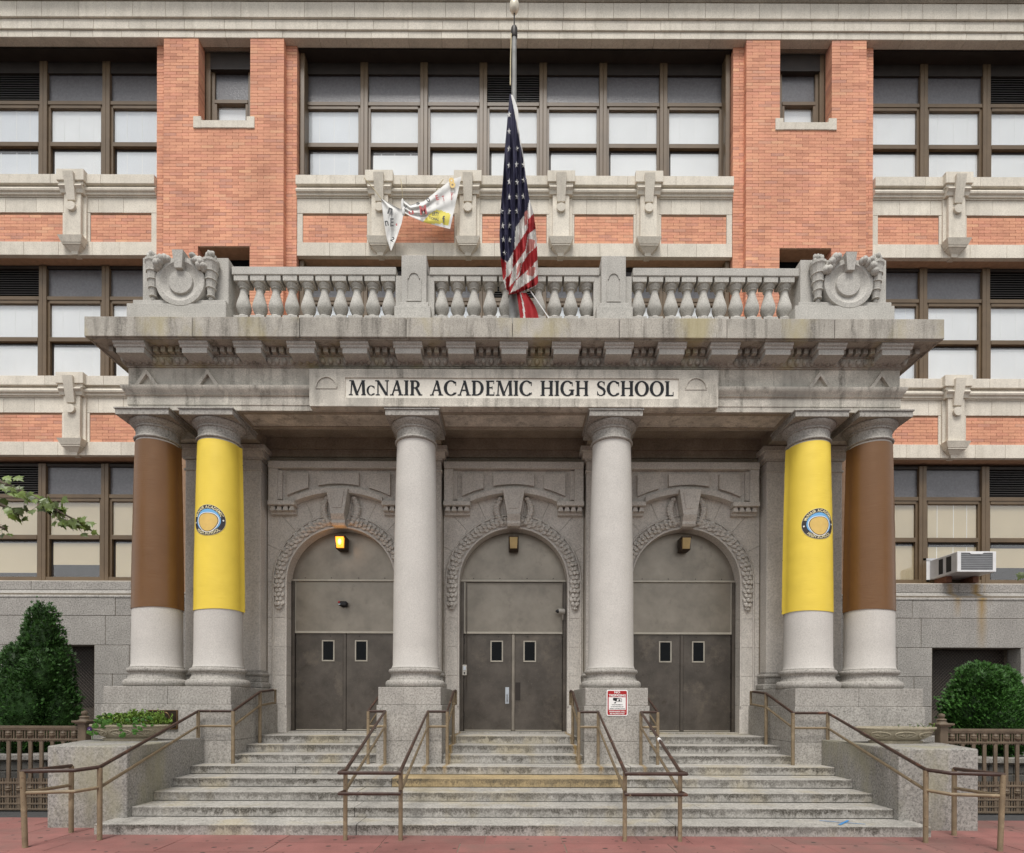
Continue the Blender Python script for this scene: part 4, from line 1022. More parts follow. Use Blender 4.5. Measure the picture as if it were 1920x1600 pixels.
# drip edge under the corona
MB().sweep_u([(0.405,7.70),(0.405,7.688),(0.375,7.688),(0.375,7.70)], 6.637, ARC, 12.05).build('drip_edge', 'cornice_stone', port)
mod = [(215.6,268),(339,386),(440,487),(540,587),(640,686),(739,786.5),(838,886),(938,984.5),(1036,1083),(1134,1182),(1234,1281),(1332,1381),(1433,1480),(1533,1580),(1652,1704)]
YM = 9.42
for (p, q) in mod:
    a, b_ = X(p, YM), X(q, YM)
    m_ = MB().add([(a,YM,7.515),(b_,YM,7.515),(b_,ARC-0.05,7.50),(a,ARC-0.05,7.50),(a,YM,7.60),(b_,YM,7.60),(b_,ARC-0.05,7.70),(a,ARC-0.05,7.70)],
                  [(0,3,2,1),(4,5,6,7),(0,1,5,4),(1,2,6,5),(2,3,7,6),(3,0,4,7)])
    m_.prism_x([(YM-0.004,7.602),(YM-0.02,7.615),(YM-0.022,7.635),(YM-0.05,7.655),(YM-0.06,7.69),(YM-0.06,7.701),(ARC-0.06,7.701),(ARC-0.06,7.602)], a-0.03, b_+0.03)
    m_.build('modillion', 'balustrade_stone', port)
box('roof_deck', 'soffit_stone', port, -6.95, 6.95, 10.605, 12.05, 7.75, 8.0)

# --- balustrade
BY = 10.0
RZ0, RZ1 = Z(517, BY-0.13), Z(502, BY-0.13)
secs = [(432, 740, [455+30.3*i for i in range(10)]), (803, 1121, [826+30.15*i for i in range(10)]), (1184, 1500, [1194+30.4*i for i in range(10)])]
for (a, b_, cs) in secs:
    xa, xb = X(a, BY-0.13), X(b_, BY-0.13)
    box('top_rail', 'balustrade_stone', port, xa, xb, BY-0.14, BY+0.14, RZ0, RZ1, 0.008)
    box('bottom_rail', 'balustrade_stone', port, xa, xb, BY-0.16, BY+0.16, 8.03, 8.36, 0.008)
bal = None
for (a, b_, cs) in secs:
    for p in cs:
        bx = X(p, BY)
        if bal is None:
            z0 = 8.362; H = RZ0-z0
            pr = [(0.06,0.115),(0.085,0.12),(0.095,0.14),(0.085,0.165),(0.068,0.175),(0.072,0.19),(0.10,0.24),(0.122,0.30),(0.128,0.345),(0.122,0.40),(0.098,0.50),(0.073,0.60),(0.064,0.66),(0.064,0.705),(0.085,0.715),(0.088,0.73),(0.075,0.742),(0.082,0.755),(0.108,0.79),(0.112,0.815)]
            k = H/0.93
            bb = MB().lathe([(r, z0+z*k) for r, z in pr], bx, BY, 20)
            bb.box(bx-0.125, bx+0.125, BY-0.125, BY+0.125, z0, z0+0.116*k, 0.004); bb.box(bx-0.125, bx+0.125, BY-0.125, BY+0.125, z0+0.816*k, RZ0-0.001, 0.004)
            bal = bb.build('baluster', 'balustrade_stone', port, smooth=40); b0 = WLOC[bal.name].copy(); bx0 = bx
        else: place(bal, b0 + Vector((bx-bx0, 0, 0)), port)
# middle pedestals with arched sunk field
for (p0, p1, q0, q1) in ((750, 797, 737, 805), (1125, 1171, 1116, 1184)):
    YF = BY-0.22
    a, b_, c, d = X(p0, YF), X(p1, YF), X(q0, YF-0.04), X(q1, YF-0.04)
    po = MB().box(a, b_, YF, BY+0.2, 8.3, Z(479, YF), 0.008).build('balustrade_pier', 'balustrade_stone', port)
    MB().box(c, d, YF-0.05, BY+0.24, 8.03, Z(578, YF), 0.008).box((a+c)/2, (b_+d)/2, YF-0.025, BY+0.22, Z(578, YF)+0.001, Z(569, YF), 0.008).build('pier_base', 'balustrade_stone', po)
    mx_, hw = (a+b_)/2, (b_-a)/2-0.09; zt = Z(519, YF); zb = Z(566, YF); n = 12
    outl = [(mx_-hw, zb), (mx_+hw, zb), (mx_+hw, zt-hw*0.4)] + [(mx_+0.8*hw*math.cos(PI*i/n), zt-hw*0.35+0.8*hw*math.sin(PI*i/n)) for i in range(n+1)] + [(mx_-hw, zt-hw*0.4)]
    inn = [(mx_+(x-mx_)*0.86, zb+0.03+(z-zb)*0.93) for x, z in outl]
    fr_ = MB(); k = len(outl)
    vs = [(x, YF-0.014, z) for x, z in outl]+[(x, YF-0.014, z) for x, z in inn]+[(x, YF+0.002, z) for x, z in outl]+[(x, YF+0.002, z) for x, z in inn]
    fs = [(i,(i+1)%k,k+(i+1)%k,k+i) for i in range(k)]+[(i,2*k+i,2*k+(i+1)%k,(i+1)%k) for i in range(k)]+[(k+i,k+(i+1)%k,3*k+(i+1)%k,3*k+i) for i in range(k)]
    fr_.add(vs, fs).build('arched_field', 'balustrade_stone', po)
    for e in (a-0.10, b_+0.02): box('rail_stop', 'balustrade_stone', po, e-0.02, e+0.10, BY-0.12, BY+0.12, 8.36, RZ0-0.002)
# corner crests: block, disc, torches, fruit swags
for s in (-1, 1):
    YF = BY-0.30
    fx0, fx1 = sorted((s*706*YF/F, s*543*YF/F)); zt = Z(475, YF); zb = Z(574, YF)
    cr = MB().box(fx0, fx1, YF+0.12, BY+0.35, zb, zt, 0.01).build('corner_crest', 'balustrade_stone', port)
    MB().box(fx0-0.17, fx1+0.04, YF-0.04, BY+0.4, 8.03, zb, 0.008).box(fx0-0.09, fx1+0.015, YF, BY+0.38, zb+0.001, zb+0.09, 0.01).build('crest_base', 'balustrade_stone', cr)
    cx_ = (fx0+fx1)/2 - s*0.02*0; cz_ = Z(533, YF); R = 46*YF/F
    rings = [(R, YF+0.121), (R, YF-0.03), (R*0.985, YF-0.045), (R*0.80, YF-0.05), (R*0.77, YF-0.04), (R*0.66, YF-0.008), (R*0.50, YF+0.004), (R*0.48, YF-0.030), (R*0.465, YF-0.036)]
    d = MB(); n = 44
    vs = [(cx_+r*math.cos(2*PI*i/n), y, cz_+r*math.sin(2*PI*i/n)) for r, y in rings for i in range(n)]
    fs = [(j*n+i, j*n+(i+1)%n, (j+1)*n+(i+1)%n, (j+1)*n+i) for j in range(len(rings)-1) for i in range(n)] + [tuple((len(rings)-1)*n+i for i in range(n))]
    d.add(vs, fs).build('disc', 'balustrade_stone', cr, smooth=30)
    kt, kb = Z(470, YF-0.12), Z(502, YF-0.12)
    MB().add([(cx_-0.06,YF-0.10,kb),(cx_+0.06,YF-0.10,kb),(cx_+0.095,YF-0.12,kt),(cx_-0.095,YF-0.12,kt),(cx_-0.06,YF+0.13,kb),(cx_+0.06,YF+0.13,kb),(cx_+0.095,YF+0.13,kt),(cx_-0.095,YF+0.13,kt)],
             [(0,1,2,3),(4,7,6,5),(0,4,5,1),(3,2,6,7),(0,3,7,4),(1,5,6,2)]).build('crest_key', 'balustrade_stone', cr)
    for e in (-1, 1):
        tx = cx_ + e*54*YF/F
        t = MB(); zt0, zt1 = zb+0.10, Z(487, YF-0.05)
        prof = [(0.0,zt0-0.03),(0.035,zt0-0.01),(0.04,zt0+0.02),(0.025,zt0+0.04)]
        hh = zt1-zt0-0.12
        for q in range(4):
            r0 = 0.055+0.018*q; za = zt0+0.05+hh*q/4
            prof += [(r0+0.012,za),(r0+0.012,za+0.02),(r0,za+0.022),(r0+0.012,za+hh/4-0.004)]
        prof += [(0.13,zt1-0.05),(0.14,zt1-0.04),(0.14,zt1)]
        t.lathe(prof, tx, YF+0.03, 10); t.build('torch', 'balustrade_stone', cr, smooth=25)
        fl = MB()
        for q in range(26):
            a = random.uniform(0, 2*PI); rr = random.uniform(0, 0.085); hz = random.uniform(0, 0.13)
            fl.ellipsoid((tx+rr*math.cos(a)-s*0.0+e*0.01, YF+0.03+rr*math.sin(a)*0.9, zt1+0.02+hz*(1-rr*4)), (0.035,0.035,0.055), 6, 4)
        fl.build('flame', 'balustrade_stone', cr, smooth=60)
        fruit = MB()
        for q in range(16):
            u = random.random(); ang = math.radians(62 - 38*u)
            rr = R*(1.02+random.uniform(-0.02, 0.12))
            fruit.ellipsoid((cx_+e*rr*math.cos(ang), YF-0.03-random.uniform(0, 0.07), cz_+rr*math.sin(ang)+random.uniform(-0.02, 0.02)), (random.uniform(0.05,0.07),0.065,random.uniform(0.05,0.075)), 8, 5)
        fruit.build('fruit_swag', 'balustrade_stone', cr, smooth=60)

# --- doors
for bi, dx in enumerate(DX):
    Y = DOOR; zl = LAND+0.03
    fr_ = thing_part('double_door', (dx, Y, LAND), port)
    for s in (-1, 1): box('door_jamb', 'door_metal', fr_, dx+s*1.017, dx+s*1.088, Y-0.05, Y+0.1, LAND, 4.18, 0.006)
    box('threshold', 'step_stone', fr_, dx-1.085, dx+1.085, EW+0.02, Y+0.1, LAND-0.01, zl)
    r = 1.086; spring = 4.12; n = 28
    MB().prism_y([(dx+r*math.cos(PI*i/n), spring+0.085+(r-0.085)*math.sin(PI*i/n)) for i in range(n+1)], Y+0.0, Y+0.04).build('lunette_panel', 'door_panel_metal', fr_)
    tm = MB().box(dx-1.087, dx+1.087, Y-0.045, Y+0.05, 4.185, 4.225, 0.004).box(dx-1.016, dx+1.016, Y-0.04, Y+0.05, 3.115, 3.16, 0.004)
    tm.build('trim', 'door_trim', fr_)
    box('upper_panel', 'door_panel_metal', fr_, dx-1.016, dx+1.016, Y-0.004, Y+0.03, 3.161, 4.184, 0.004)
    for s in (-1, 1): box('trim', 'door_trim', fr_, dx+s*1.0, dx+s*1.022, Y-0.022, Y+0.0, 3.16, 4.185)
    # studs across the upper panels
    for q in (-0.82, -0.28, 0.28, 0.82):
        place_z = 4.26
        MB().ellipsoid((dx+q, Y-0.003, place_z), (0.011, 0.008, 0.011), 8, 4).build('rivet', 'dark_frame', fr_)
    for s in (-1, 1):
        a, b_ = sorted((dx+s*0.035, dx+s*1.012))
        leaf = MB().box(a, b_, Y+0.0, Y+0.045, zl+0.012, 3.112, 0.004).build('door_leaf', 'door_metal', fr_)
        wx0, wx1 = sorted((dx+s*0.235, dx+s*0.445)); wz0, wz1 = Z(1239, Y), Z(1204, Y)
        wf = MB()
        wf.box(wx0-0.025, wx1+0.025, Y-0.014, Y+0.01, wz0-0.028, wz0, 0.003).box(wx0-0.025, wx1+0.025, Y-0.012, Y+0.01, wz1, wz1+0.025, 0.003)
        wf.box(wx0-0.025, wx0, Y-0.013, Y+0.01, wz0, wz1).box(wx1, wx1+0.025, Y-0.013, Y+0.01, wz0, wz1)
        wf.build('glazing_frame', 'door_trim', fr_)
        box('door_window', 'dark_glass', fr_, wx0, wx1, Y-0.006, Y-0.002, wz0, wz1)
        box('kick_plate', 'door_trim', fr_, a+0.01, b_-0.01, Y-0.008, Y+0.002, zl+0.014, zl+0.032)
        for hz in (1.4, 2.2, 2.9): box('hinge', 'dark_frame', fr_, dx+s*1.0, dx+s*1.02, Y-0.015, Y+0.005, hz, hz+0.12)
        MB().ellipsoid((dx+s*0.30, Y-0.003, 3.06), (0.012, 0.008, 0.012), 8, 4).build('rivet', 'dark_frame', fr_)
    box('centre_post', 'door_panel_metal' if bi == 1 else 'door_metal', fr_, dx-0.034, dx+0.034, Y-0.018, Y+0.05, zl+0.01, 3.113, 0.008)
    if bi == 1:
        box('pull_plate', 'steel', fr_, dx-0.16, dx-0.085, Y-0.007, Y+0.001, 1.68, 2.02)
        MB().tube([(dx-0.122,Y-0.005,1.88),(dx-0.122,Y-0.06,1.875),(dx-0.122,Y-0.06,1.735),(dx-0.122,Y-0.005,1.73)], 0.013, 8).build('pull_handle', 'steel', fr_, smooth=50)
        box('lock_plate', 'dark_frame', fr_, dx+0.045, dx+0.15, Y-0.008, Y+0.001, 1.75, 2.12)

# ================================================================== STAIRS
stairs = thing('entrance_stairs', (0, STEP0, 0), 'broad flight of weathered granite steps between two big cheek blocks up to the doors', 'stairs')
XS = 5.19
def slab(x0, x1, y0, y1, z0, z1, mat='step_stone'):
    b = MB(); r = 0.014
    b.prism_x([(y0+0.03,z0),(y0+0.03,z0+0.007),(y0+0.002,z0+0.009),(y0,z1-r),(y0+r*0.4,z1-r*0.25),(y0+r,z1),(y1,z1),(y1,z0)], x0, x1)
    b.build('step_slab', mat, stairs)
cuts = {0: [-2.0, 2.08], 1: [-2.15, 2.55], 2: [-2.25, 2.35], 3: [-1.85, 1.74], 4: [-3.5, 1.9]}
for i in range(5):
    y0 = STEP0 + TREAD*i; e = 5.35 if i == 0 else XS
    xs = [-e] + cuts[i] + [e]
    for a, b_ in zip(xs[:-1], xs[1:]):
        slab(a+0.005, b_-0.005, y0+random.uniform(-0.005, 0.005), y0+TREAD+0.6, RISE*i+(0.001 if i else -0.01), RISE*(i+1)-0.002+random.uniform(-0.002, 0.002), 'ochre_stone' if i == 3 and abs(a+1.85) < 0.01 else 'step_stone')
for (a, b_) in ((-4.755, -2.30), (-1.195, 1.195), (2.30, 4.755)):
    for i in (5, 6, 7):
        y0 = STEP0 + TREAD*i + (0.015 if i == 5 else 0)
        slab(a, b_, y0, y0+TREAD+0.3, RISE*i-0.005, RISE*(i+1))
box('landing_fill', 'stone_joint', stairs, -4.7, 4.7, 9.9, 10.9, 0.05, 0.66)
for s in (-1, 1):
    fp = [(s*5.19, 7.60), (s*6.26, 7.60), (s*6.63, 8.70), (s*6.86, PED-0.005), (s*5.19, PED-0.005)]
    if s > 0: fp = fp[::-1]
    bm = bmesh.new(); vs_ = [bm.verts.new((x, y, -0.01)) for x, y in fp]; f_ = bm.faces.new(vs_)
    r = bmesh.ops.extrude_face_region(bm, geom=[f_]); bmesh.ops.translate(bm, vec=(0, 0, 1.11), verts=[v for v in r['geom'] if isinstance(v, bmesh.types.BMVert)])
    ed = [e for e in bm.edges if min(v.co.z for v in e.verts) > 0.5 or abs(e.verts[0].co.z-e.verts[1].co.z) > 0.5]
    bmesh.ops.bevel(bm, geom=ed, offset=0.022, segments=3, profile=0.5, affect='EDGES')
    bmesh.ops.recalc_face_normals(bm, faces=bm.faces)
    me = bpy.data.meshes.new('cheek_block'); bm.to_mesh(me); bm.free(); me.materials.append(M['block_stone'])
    me.polygons.foreach_set('use_smooth', [True]*len(me.polygons)); me.set_sharp_from_angle(angle=math.radians(40))
    o = bpy.data.objects.new('cheek_block', me); link(o, (0, 0, 0), stairs)

# ================================================================== HANDRAILS
def on_tread(y):
    return max(0.0, min(8, math.floor((y-STEP0)/TREAD)+1)*RISE) if y >= STEP0 else 0.0
def handrail_side(s, label):
    h = thing('handrail', (s*5.07, 6.94, 0), label, 'handrail', 'pipe handrails on the steps')
    hi, lo = 0.885, 0.635
    p1, bend, p2, p3 = (s*5.07, 6.94), (s*5.17, 6.68), (s*5.69, 6.56), (s*5.72, 7.325)
    p4, p5, p6, end = (s*5.24, 9.41), (s*4.66, 9.41), (s*4.655, 10.40), (s*4.655, 10.95)
    def rail(dz0, r, nm, mat):
        path = [(*p3, hi+dz0-0.02), (*p2, hi+dz0), (*bend, hi+dz0), (*p1, hi+dz0+0.01)]
        MB().tube(path, r, 10).build(nm, mat, h, smooth=50)
        path = [(*p1, hi+dz0+0.01), (*p4, 1.545+dz0), (*p5, 1.545+dz0), (*p6, 1.885+dz0), (*end, 1.93+dz0)]
        MB().tube(path, r, 10).build(nm, mat if dz0 == 0 else 'rail_tan', h, smooth=50)
    rail(0.0, 0.0235, 'top_rail', 'rail_brown'); rail(-0.25, 0.021, 'middle_rail', 'rail_tan')
    MB().tube([(*end, 1.93), (end[0], end[1]+0.12, 1.93), (end[0], end[1]+0.12, 1.68), (*end, 1.68)], 0.022, 10).build('end_loop', 'rail_tan', h, smooth=50)
    for (p, zb, zt, lean) in ((p1, 0, hi, 0), (p2, 0, hi, -s*0.035), (p3, 0, hi-0.02, 0), (p4, RISE*5, 1.545, 0), (p5, RISE*5, 1.545, 0), (p6, RISE*7, 1.885, 0)):
        MB().tube([(p[0]+s*0.0-lean*-1*(1 if lean else 0), p[1], zb-0.005), (*p, zt)], 0.029, 12).build('post', 'rail_tan', h, smooth=50)
    return h
handrail_side(-1, 'bent pipe handrail along the left cheek block, nearest the conical shrub')
handrail_side(1, 'bent pipe handrail along the right cheek block, nearest the round shrub')
def handrail_mid(s, label):
    h = thing('handrail', (s*1.72, 6.96, 0), label, 'handrail', 'pipe handrails on the steps')
    o0, o1, o2, o3 = (s*2.06, 6.96), (s*2.13, 9.41), (s*2.41, 9.41), (s*2.41, 10.45)
    i0, i1, i2, i3 = (s*1.38, 6.96), (s*1.42, 9.41), (s*1.096, 9.41), (s*1.10, 10.42)
    fo, fi = (s*2.09, 6.80), (s*1.36, 6.80)
    for dz, r, nm in ((0, 0.0235, 'top_rail'), (-0.25, 0.021, 'middle_rail')):
        m1 = 'rail_brown' if dz == 0 else 'rail_tan'
        MB().tube([(*o0, 0.86+dz), (fo[0], fo[1], 0.85+dz), (fi[0], fi[1], 0.85+dz), (*i0, 0.86+dz)], r, 10).build(nm, 'rail_brown', h, smooth=50)
        MB().tube([(*o0, 0.86+dz), (*o1, 1.55+dz), (*o2, 1.55+dz), (*o3, 1.90+dz)], r, 10).build(nm, m1 if s < 0 or dz else 'rail_brown', h, smooth=50)
        MB().tube([(*i0, 0.86+dz), (*i1, 1.55+dz), (*i2, 1.55+dz), (*i3, 1.90+dz), (i3[0], i3[1]+0.35, 1.93+dz)], r, 10).build(nm, m1, h, smooth=50)
    for e in ((i3[0], i3[1]+0.35), (o3[0], o3[1])):
        MB().tube([(*e, 1.925), (e[0], e[1]+0.10, 1.925), (e[0], e[1]+0.10, 1.675), (*e, 1.675)], 0.022, 10).build('end_loop', 'rail_tan', h, smooth=50)
    for (p, zb, zt) in ((o0, 0, 0.86), (i0, 0, 0.86), (o1, RISE*5, 1.55), (o2, RISE*5, 1.55), (i1, RISE*5, 1.55), (i2, RISE*5, 1.55), (i3, RISE*7, 1.90), (o3, RISE*7, 1.90)):
        MB().tube([(*p, zb-0.005), (*p, zt)], 0.027, 12).build('post', 'rail_tan', h, smooth=50)
    if s > 0:
        t = 0.44; a, b_ = Vector((*o0, 0.86)), Vector((*o1, 1.55))
        MB().tube([a.lerp(b_, t), a.lerp(b_, t+0.03)], 0.027, 10).build('tape_wrap', 'white_paint', h, smooth=50)
    return h
handrail_mid(-1, 'looped pipe handrail around the pedestal left of the middle door')
handrail_mid(1, 'looped pipe handrail around the pedestal with the no trespassing sign')

# ================================================================== FENCES
FY = 8.80
def fence(s, label):
    x_in, x_out = 6.67, 10.6
    f = thing('iron_fence', (s*8.5, FY, 0), label, 'fence', 'iron fences beside the stairs')
    zt = 1.318
    post = MB().box(s*x_in-0.065, s*x_in+0.065, FY-0.065, FY+0.065, 0, 1.36, 0.01).build('post', 'fence_tan', f)
    cap = MB().box(s*x_in-0.12, s*x_in+0.12, FY-0.12, FY+0.12, 1.37, 1.405, 0.008).box(s*x_in-0.085, s*x_in+0.085, FY-0.085, FY+0.085, 1.345, 1.37)
    cap.lathe([(0.085,1.405),(0.06,1.43),(0.06,1.445),(0.07,1.455),(0.058,1.47),(0.03,1.48),(0.042,1.50),(0.047,1.52),(0.038,1.545),(0.0,1.558)], s*x_in, FY, 16)
    cap.build('finial', 'fence_tan', post, smooth=40)
    zr = [(1.295, 0.023, 0.028), (1.262, 0.014, 0.02), (1.105, 0.016, 0.022), (0.43, 0.016, 0.022), (0.215, 0.013, 0.02), (0.105, 0.013, 0.02), (0.02, 0.015, 0.022)]
    a, b_ = sorted((s*(x_in+0.066), s*x_out))
    for (z, hh, hy) in zr: box('rail', 'fence_tan', f, a, b_, FY-hy-0.002, FY+hy-0.002, z-hh, z+hh, 0.004)
    pk = sp = None; n = 23
    for k in range(n):
        xx = s*(x_in+0.155+0.1705*k)
        if pk is None:
            b = MB().box(xx-0.026, xx+0.026, FY-0.016, FY+0.016, -0.0, 1.28, 0.004)
            for zc_ in (1.185, 0.335): b.lathe([(0.028,zc_-0.05),(0.045,zc_-0.03),(0.05,zc_-0.01),(0.034,zc_+0.0),(0.042,zc_+0.02),(0.03,zc_+0.045)], xx, FY, 10)
            pk = b.build('picket', 'fence_tan', f, smooth=40); p0 = WLOC[pk.name].copy(); x0 = xx
        else: place(pk, p0+Vector((xx-x0, 0, 0)), f)
        for q in (1, 2, 3):
            xq = xx + s*0.0426*q
            if sp is None:
                sp = MB().box(xq-0.009, xq+0.009, FY-0.009, FY+0.009, 1.07, 1.285).build('short_picket', 'fence_tan', f); sp0 = WLOC[sp.name].copy(); xs0 = xq
                sq = MB().box(xq-0.009, xq+0.009, FY-0.009, FY+0.009, 0.015, 0.50).build('short_picket', 'fence_tan', f); sq0 = WLOC[sq.name].copy()
            else:
                place(sp, sp0+Vector((xq-xs0, 0, 0)), f); place(sq, sq0+Vector((xq-xs0, 0, 0)), f)
fence(-1, 'tan iron fence with collared pickets in front of the conical shrub')
fence(1, 'tan iron fence with collared pickets in front of the round shrub')
# low stone walls of the planting beds
for s, lab in ((-1, 'low dark stone wall behind the left iron fence'), (1, 'low dark stone wall behind the right iron fence')):
    w = thing('low_wall', (s*9, 9.6, 0), lab, 'wall')
    box('wall_back', 'stone_joint', w, *sorted((s*6.95, s*13)), 9.63, 9.95, -0.01, 0.70)
    for r in range(4):
        x = 6.95 - (r % 2)*0.2
        while x < 13:
            wd = random.uniform(0.34, 0.55); a, b_ = sorted((s*max(x, 6.95), s*(x+wd)))
            box('stone', 'dark_stone', w, a+0.006, b_-0.006, 9.6+random.uniform(-0.012, 0.012), 9.7, 0.17*r+0.005, 0.17*r+0.165, 0.012); x += wd
    x = 6.95
    while x < 13:
        a, b_ = sorted((s*x, s*(x+1.2))); box('coping', 'block_stone', w, a+0.004, b_-0.004, 9.55, 9.97, 0.70, 0.80, 0.012); x += 1.2

# ================================================================== SHRUBS
def leaf_spray(mb, p, d, up, L, W):
    """small flat scale-leaf spray: 3 blades fanned"""
    d = d.normalized(); sd = d.cross(up)
    if sd.length < 1e-3: sd = d.cross(Vector((1, 0, 0)))
    sd.normalize()
    for a in (-0.55, 0.0, 0.55):
        t = (d*math.cos(a) + sd*math.sin(a)).normalized(); q = t.cross(up).normalized() if t.cross(up).length > 1e-3 else sd
        tip = p + t*L*(1.0 if a == 0 else 0.8)
        mid = p + t*L*0.5
        mb.add([p, mid+q*W, tip, mid-q*W], [(0,1,2,3)])
def shrub(name, label, cx, cy, z0, lobes, mat, count, seed):
    rng = random.Random(seed)
    t = thing(name, (cx, cy, z0), label, 'shrub')
    tr = MB().tube([(cx, cy, z0-0.02), (cx+0.02, cy, z0+0.6), (cx-0.02, cy+0.02, z0+1.3)], [0.05, 0.04, 0.015], 8).build('trunk', 'bark', t)
    mb = MB(); inner = MB()
    tot = sum(l[3]*l[4] for l in lobes)
    for (lx, ly, lz, rx, rz) in lobes:
        inner.ellipsoid((cx+lx, cy+ly, z0+lz), (rx*0.80, rx*0.80, rz*0.86), 14, 10)
        for k in range(int(count*rx*rz/tot)):
            u = rng.uniform(-1, 1); a = rng.uniform(0, 2*PI); r = math.sqrt(1-u*u)
            nrm = Vector((r*math.cos(a), r*math.sin(a), u))
            if nrm.y > 0.45: continue
            lump = 1.0 + 0.10*mnoise.noise(Vector((nrm.x*3+lx*7, nrm.y*3, nrm.z*5+lz*5))) + 0.06*mnoise.noise(Vector((nrm.x*9+lx*7, nrm.y*9, nrm.z*11)))
            k_ = lump*rng.uniform(0.80, 1.03)
            if rng.random() < 0.05: k_ *= rng.uniform(1.02, 1.13)
            p = Vector((cx+lx+nrm.x*rx*k_, cy+ly+nrm.y*rx*k_, z0+lz+nrm.z*rz*k_))
            d = Vector((nrm.x, nrm.y, nrm.z*0.5+0.35+rng.uniform(-0.35, 0.35))) + Vector((rng.uniform(-.6,.6), rng.uniform(-.6,.6), rng.uniform(-.3,.3)))
            up = Vector((rng.uniform(-.5,.5), -0.6, rng.uniform(0.2, 1)))
            leaf_spray(mb, p, d, up, rng.uniform(0.045, 0.085), rng.uniform(0.008, 0.013))
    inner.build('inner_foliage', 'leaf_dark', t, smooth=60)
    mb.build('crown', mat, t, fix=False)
SC = 10.35/F
lob = [(0.0,0,0.85,0.58,0.85),(-0.28,-0.1,0.75,0.42,0.85),(0.31,-0.1,0.75,0.40,0.80),(-0.22,0,1.42,0.31,0.74),(0.22,0.0,1.50,0.33,0.76),(0.02,0,1.95,0.33,0.92),(-0.02,-0.35,0.9,0.45,0.85),(0.22,-0.3,1.5,0.28,0.5),(-0.20,-0.3,1.6,0.26,0.5)]
shrub('conical_shrub', 'tall conical evergreen shrub behind the left iron fence', X(80, 10.35), 10.35, 0.62, lob, 'leaf_dark', 30000, 3)
lob = [(0.0,0,0.95,0.62,0.70),(-0.25,-0.15,0.85,0.46,0.60),(0.26,-0.15,0.85,0.45,0.62),(-0.12,-0.1,1.42,0.40,0.40),(0.30,-0.05,1.36,0.30,0.40),(0.0,-0.3,0.7,0.55,0.6)]
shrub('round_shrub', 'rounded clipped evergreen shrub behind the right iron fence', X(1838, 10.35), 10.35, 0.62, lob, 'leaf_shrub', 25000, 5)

# ================================================================== PLANTERS
def planter(s, label):
    cx, cy, z0 = s*5.90, 8.72, 1.10
    t = thing('stone_planter', (cx, cy, z0), label, 'planter', 'oval stone planters on the cheek blocks')
    n = 40; prof = [(0.40,0.17,0.0),(0.41,0.18,0.035),(0.36,0.15,0.045),(0.44,0.19,0.075),(0.53,0.23,0.13),(0.57,0.25,0.19),(0.575,0.255,0.21),(0.60,0.27,0.215),(0.61,0.275,0.232),(0.60,0.27,0.25),(0.545,0.235,0.25),(0.53,0.22,0.19)]
    mb = MB()
    vs = [(cx+a*math.cos(2*PI*i/n), cy+b_*math.sin(2*PI*i/n), z0+z) for a, b_, z in prof for i in range(n)]
    fs = [(j*n+i, j*n+(i+1)%n, (j+1)*n+(i+1)%n, (j+1)*n+i) for j in range(len(prof)-1) for i in range(n)]
    mb.add(vs, fs).build('bowl', 'cast_stone', t, smooth=35)
    # scroll ornament: oval borders and palmettes on the front
    orn = MB()
    for q in (-1, 0, 1):
        a0 = -PI/2 + q*0.72
        def pt(da, h): 
            a = a0+da; k = (h-0.075)/0.115; ra, rb = 0.44+0.13*k**0.7, 0.19+0.06*k**0.7
            return (cx+(ra+0.006)*math.cos(a), cy+(rb+0.006)*math.sin(a), z0+h)
        orn.tube([pt(0.30*math.cos(2*PI*i/18), 0.132+0.045*math.sin(2*PI*i/18)) for i in range(19)], 0.011, 5, cap=False)
        for k in (-2, -1, 0, 1, 2): orn.tube([pt(0.0, 0.095), pt(k*0.06, 0.13), pt(k*0.11, 0.16-0.012*abs(k))], [0.008, 0.014, 0.007], 5)
    orn.build('relief', 'cast_stone', t, smooth=60)
    MB().prism_z([(cx+0.54*math.cos(2*PI*i/24), cy+0.23*math.sin(2*PI*i/24)) for i in range(24)], z0+0.17, z0+0.2).build('planter_soil', 'soil', t)
    return cx, cy, z0+0.2
pcx, pcy, pz = planter(-1, 'oval stone planter overflowing with green plants on the left cheek block')
qcx, qcy, qz = planter(1, 'nearly empty oval stone planter on the right cheek block')
rng = random.Random(11)
pl = thing('planter_plant', (pcx, pcy, pz), 'bushy lime green and dark leaved plants filling the left planter', 'plant')
lime = MB(); big = MB(); stems = MB()
for k in range(2300):
    a = rng.uniform(0, 2*PI); r = math.sqrt(rng.random()); u = r*math.cos(a)
    hgt = 0.27*(1-0.55*u*u)*(0.75+0.35*mnoise.noise(Vector((u*3, r*2, 4))))
    p = Vector((pcx+0.05+0.56*u, pcy+0.25*r*math.sin(a), pz+0.02+rng.random()**0.6*hgt))
    d = Vector((rng.uniform(-1,1), rng.uniform(-1,0.4), rng.uniform(-0.2,1))).normalized(); sd = d.cross(Vector((rng.uniform(-1,1),rng.uniform(-1,1),rng.uniform(-1,1)))).normalized()
    L = rng.uniform(0.022, 0.042); W = L*0.52
    lime.add([p, p+d*L*0.5+sd*W, p+d*L, p+d*L*0.5-sd*W], [(0,1,2,3)])
